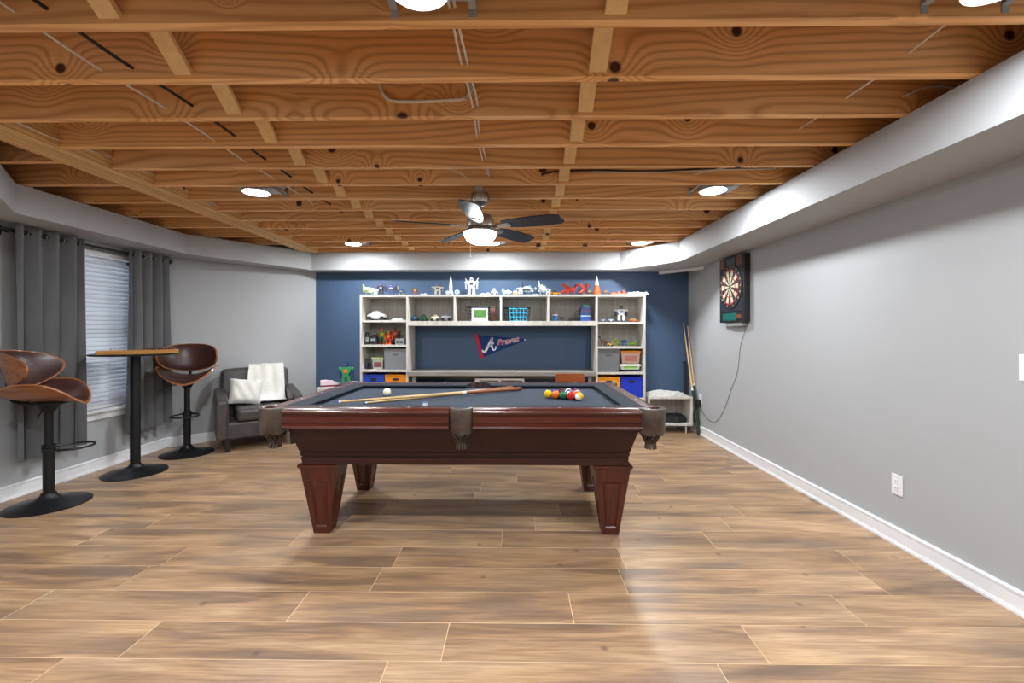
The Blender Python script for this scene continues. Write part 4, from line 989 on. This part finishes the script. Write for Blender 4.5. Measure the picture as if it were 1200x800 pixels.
MB().rings([[(x, y_*w_, .022+z_*h_) for y_, z_ in ((-1, 0), (1, 0), (.8, .8), (0, 1), (-.8, .8))] for x, w_, h_ in ((-.115, .024, .06), (-.06, .03, .065), (.0, .034, .055), (.07, .034, .032), (.118, .015, .015))]).build('upper', col('#d8c4cc', .7), sh)
MB().tube([(.0, -.02, .078), (.02, .02, .072), (.03, -.02, .064), (.05, .02, .058)], .003, 5, 3).build('laces', M_TRIM, sh)

# chair at the desk, cube shelf and crate below the desk
dc = thing('desk_chair', 'orange-brown wooden chair tucked at the grey desk', 'chair', (KX(667.5, 4.97), 5.12, 0))
M_OR = grained('orange_chair_wood', '#a8592a', '#8a431c', .4, 'X', 30, .3)
for sx in (-1, 1):
    MB().cyl((sx*.15, .15, 0), (sx*.14, .13, .40), .014, .016, 10).build('leg', M_OR, dc); MB().cyl((sx*.155, -.16, 0), (sx*.15, -.145, .60), .015, .014, 10).build('leg', M_OR, dc)
MB().box(-.18, .18, -.16, .17, .40, .425).build('seat', M_OR, dc, smooth=False, bevel=.01)
MB().grid(lambda u, v, s_: ((-.17+.34*u)*(1-.04*v), -.145-.03*math.sin(PI*u)+(0.018 if s_ else 0)-.02*v, .56+.19*v), 10, 3).build('backrest', M_OR, dc, bevel=.004)
cs_ = thing('cube_shelf', 'white two-column cube shelf under the grey desk', 'shelf', (0, 0, 0))
x0, x1, y0, y1, zt = -.51, .085, 5.27, 5.55, .655
for x in (x0, (x0+x1)/2-.011, x1-.022): MB().box(x, x+.022, y0, y1, 0, zt-.022).build('upright', M_TRIM, cs_, smooth=False)
MB().box(x0, x1, y0, y1, zt-.022, zt).build('top_panel', M_TRIM, cs_, smooth=False)
for z in (.02, .32):
    for a, b in ((x0+.022, (x0+x1)/2-.011), ((x0+x1)/2+.011, x1-.022)): MB().box(a, b, y0, y1, z, z+.02).build('shelf_board', M_TRIM, cs_, smooth=False)
MB().box(x0+.02, x1-.02, y1, y1+.006, .02, zt).build('back_panel', M_SHELFB, cs_, smooth=False)
cr = thing('toy_crate', 'dark blue plastic crate of toys under the grey desk', 'crate', (-1.02, 5.35, 0))
MB().rings([rect2(.19, -.13, .17, 0), rect2(.21, -.15, .19, .56), rect2(.20, -.14, .18, .56), rect2(.18, -.12, .16, .02)]).build('body', col('#22406a', .4), cr, smooth=False)
MB().box(-.215, .215, -.155, -.148, .50, .56).build('rim_band', col('#1c3458', .4), cr, smooth=False)
for i in range(6): MB().cbox((-.14+.056*i, -.05+.05*(i % 2), .545+.01*(i % 3)), (.05, .08, .09)).build('block', col(('#3f7f8c', '#2f5c6a', '#5c8c94')[i % 3]), cr, smooth=False, bevel=.004)

# ------------------------------------------------------------------ low bench in the cue corner
lb = thing('low_shelf', 'low white-washed bench shelf in the cue corner', 'shelf', (0, 0, 0))
x0, x1, y0, y1 = 1.57, 2.105, 5.24, 5.57
for z0, z1 in ((.095, .12), (.415, .438)): MB().box(x0, x1, y0, y1, z0, z1).build('shelf_board', M_SHELF, lb, smooth=False)
for x in (x0, x1-.024): MB().box(x, x+.024, y0+.002, y1, .12, .415).build('side_panel', M_SHELF, lb, smooth=False)
MB().box(x0+.024, x1-.024, y1-.008, y1, .12, .415).build('back_panel', M_SHELFB, lb, smooth=False)
for x in (x0+.05, x1-.07):
    for yy in (y0+.03, y1-.06): MB().cyl((x, yy, 0), (x, yy, .095), .008, .013, 10).build('leg', M_SHELF, lb)
def crumple(c, hx, hy, hz, seed, amp=.3):
    random.seed(seed); ph = [random.uniform(0, 6) for _ in range(8)]
    def fn(a, b, s_):
        t = max(0, 1-(a*a+b*b)**2)**.35; wv = 1+amp*(math.sin(5*a+3*b+ph[0])*.5+math.sin(9*b-6*a+ph[1])*.3+math.sin(15*a+ph[2])*math.sin(12*b+ph[3])*.35)
        rr = 1+.08*math.sin(6*math.atan2(b, a)+ph[4])
        return (c[0]+a*hx*rr, c[1]+b*hy*rr, c[2]+(hz*t*wv if s_ == 0 else 0)+(.004 if s_ == 0 else 0))
    return MB().disc(fn, 14, 48)
tag(crumple((1.815, 5.40, .4385), .245, .14, .046, 3).build('folded_linen', plain('linen', '#cfcdc8', .9, var=.25, scale=30)), 'crumpled white patterned linen on the low bench shelf', 'linen')
o = tag(crumple((1.93, 5.38, .1205), .14, .10, .09, 5, .12).build('black_bag', col('#1b1c1e', .7)), 'black soft bag inside the low bench shelf', 'bag')
cg = 'cues leaning in the corner'
cue('pool_cue', (2.118, 5.572, 1.335), (2.132, 5.14, .003), 'pale pool cue leaning in the blue wall corner beside the bench', 'pool cue', cg, wrap='#1a1a1c', dark='#111111', length_fr=.6)
cue('pool_cue', (2.172, 5.572, 1.30), (2.168, 5.20, .003), 'pale pool cue with green butt leaning in the blue wall corner', 'pool cue', cg, wrap='#1f4a2c', dark='#111111', butt=.016, length_fr=.55)
o = thing('cue_case', 'long black cue case standing behind the bench end', 'cue case', (2.130, 5.50, 0))
MB().cyl((0, 0, 0), (0, .06, .82), .018, .018, 12).build('tube', M_BLACKP, o); MB().cyl((0, .0605, .82), (0, .062, .845), .0195, .019, 12).build('cap', M_BLACKP, o)

# ------------------------------------------------------------------ dartboard, cord, outlets
DX = XR-.062
db = thing('dartboard', 'electronic dartboard in a black cabinet on the grey wall', 'dartboard', (DX, 4.355, 1.64))
# local: face at x=0 looking -x, y along wall, z up
MB().box(.0, .060, -.245, .245, -.325, .325).build('cabinet', M_BLACKP, db, smooth=False, bevel=.006)
def pdisc(r, x0, x1, nm, mt, par=None, cz=.028, n=48): return MB().cyl((x0, 0, cz), (x1, 0, cz), r, n=n).build(nm, mt, par or db)
MB().box(-.004, -.0005, -.225, .225, -.215, .215).build('face_panel', plain('dart_panel', '#232536', .5, var=.35, scale=30), db, smooth=False)
ring = pdisc(.222, -.010, -.0042, 'number_ring', M_BLACKP)
def wedge(r0, r1, k, x0, x1, m, cz=.028):
    a0 = PI*2*(k-.5)/20+PI/2; a1 = a0+PI/10; P = [(r, a) for r in (r0,) for a in (a0, (a0+a1)/2, a1)]+[(r1, a) for a in (a1, (a0+a1)/2, a0)]
    m.prism([(r*math.cos(a), cz+r*math.sin(a)) for r, a in P], x0, x1, 'x')
mc, mb_, mr, mg = MB(), MB(), MB(), MB()
for k in range(20):
    t = mc if k % 2 else mb_; u = mg if k % 2 else mr
    wedge(.020, .098, k, -.014, -.010, t); wedge(.110, .165, k, -.014, -.010, t); wedge(.099, .109, k, -.0145, -.010, u); wedge(.166, .178, k, -.0145, -.010, u)
mc.build('cream_segments', col('#dcd3b4', .6), ring, smooth=False); mb_.build('black_segments', col('#161616', .6), ring, smooth=False)
mr.build('red_segments', col('#a02a24', .6), ring, smooth=False); mg.build('treble_segments', col('#a8403a', .6), ring, smooth=False)
pdisc(.018, -.0145, -.010, 'outer_bull', col('#2a5a3c', .6), ring); pdisc(.008, -.0155, -.0146, 'bull', col('#a02a24', .6), ring)
for nm_ in ('cream_segments', 'black_segments', 'red_segments', 'treble_segments'): bpy.data.objects[nm_]['kind'] = 'stuff'
nums = [20, 1, 18, 4, 13, 6, 10, 15, 2, 17, 3, 19, 7, 16, 8, 11, 14, 9, 12, 5]
for i, nn in enumerate(nums):
    a = PI/2-2*PI*i/20; t = text(str(nn), .028, (0, 0), 0, col('#d8d4c8', .6), ring, 'numeral', 0, 0)
    # facing -x: viewer's right is -y
    t.matrix_local = Matrix.Translation((-.0108, -.199*math.cos(a), .028+.199*math.sin(a)-.010)) @ Matrix.Rotation(-PI/2, 4, 'Z') @ Matrix.Rotation(PI/2, 4, 'X')
for yy in (-.17, .17): MB().box(-.006, -.0005, yy-.05, yy+.05, .225, .315).build('speaker_grille', plain('dart_speaker', '#6b4a38', .6, var=.4, scale=120), db, smooth=False)
MB().box(-.006, -.0005, -.085, .085, .235, .31).build('top_display', col('#3a4a50', .3), db, smooth=False, bevel=.003)
MB().box(-.006, -.0005, -.11, .16, -.305, -.235).build('score_display', plain('teal_display', '#1f6a60', .25, var=.5, scale=80), db, smooth=False)
for i in range(4): MB().box(-.008, -.0005, -.20+.022*i, -.185+.022*i, -.29, -.25).build('button', col('#8a4a3a', .5), db, smooth=False)
MB().box(.012, .058, -.19, .12, -.362, -.3255).build('dart_tray', col('#8d8f91', .5), db, smooth=False, bevel=.004)
m = MB(); m.mx = Matrix.Translation((-DX, -4.355, -1.64)); m.tube([(XR-.012, 4.18, 1.277), (XR-.008, 4.20, 1.22), (XR-.006, 4.28, 1.085), (XR-.006, 4.34, .828), (XR-.006, 4.465, .64), (XR-.006, 4.61, .415), (XR-.007, 4.79, .245), (XR-.008, 4.97, .215), (XR-.012, 5.10, .26), (XR-.022, 5.20, .335)], .0019, 6, 5); m.build('power_cord', M_CABLEB, db, label='thin dark cord hanging down to the outlet')
def plate(yy, z, label, kind):
    o = thing('wall_outlet' if kind != 'switch' else 'light_switch', label, 'outlet' if kind != 'switch' else 'switch', (XR, yy, z))
    MB().box(-.006, -.0005, -.036, .036, -.058, .058).build('cover_plate', M_TRIM, o, smooth=False, bevel=.002)
    if kind == 'switch': MB().box(-.010, -.006, -.016, .016, -.033, .033).build('rocker', M_TRIM, o, smooth=False, bevel=.002)
    else:
        for s_ in (-1, 1):
            r = MB().box(-.0085, -.006, -.016, .016, s_*.02-.013, s_*.02+.013).build('receptacle', M_TRIM, o, smooth=False, bevel=.002)
            for yy_ in (-.006, .006): MB().box(-.0088, -.0084, yy_-.001, yy_+.001, s_*.02-.004, s_*.02+.005).build('slot', col('#3a3a3a', .6), r, smooth=False)
plate(2.53, .345, 'white wall outlet low on the grey wall near the open floor', 'outlet'); plate(1.885, 1.07, 'white light switch on the grey wall', 'switch'); plate(5.22, .42, 'white wall outlet beside the leaning cues', 'outlet')
o = thing('power_adapter', 'black power adapter plugged in beside the leaning cues', 'adapter', (XR-.0095, 5.22, .385))
MB().box(-.040, 0, -.028, .028, -.045, .03).build('body', M_BLACKP, o, smooth=False, bevel=.004); MB().cyl((-.02, 0, -.075), (-.02, 0, -.045), .007, .010, 8).build('strain_relief', M_BLACKP, o)
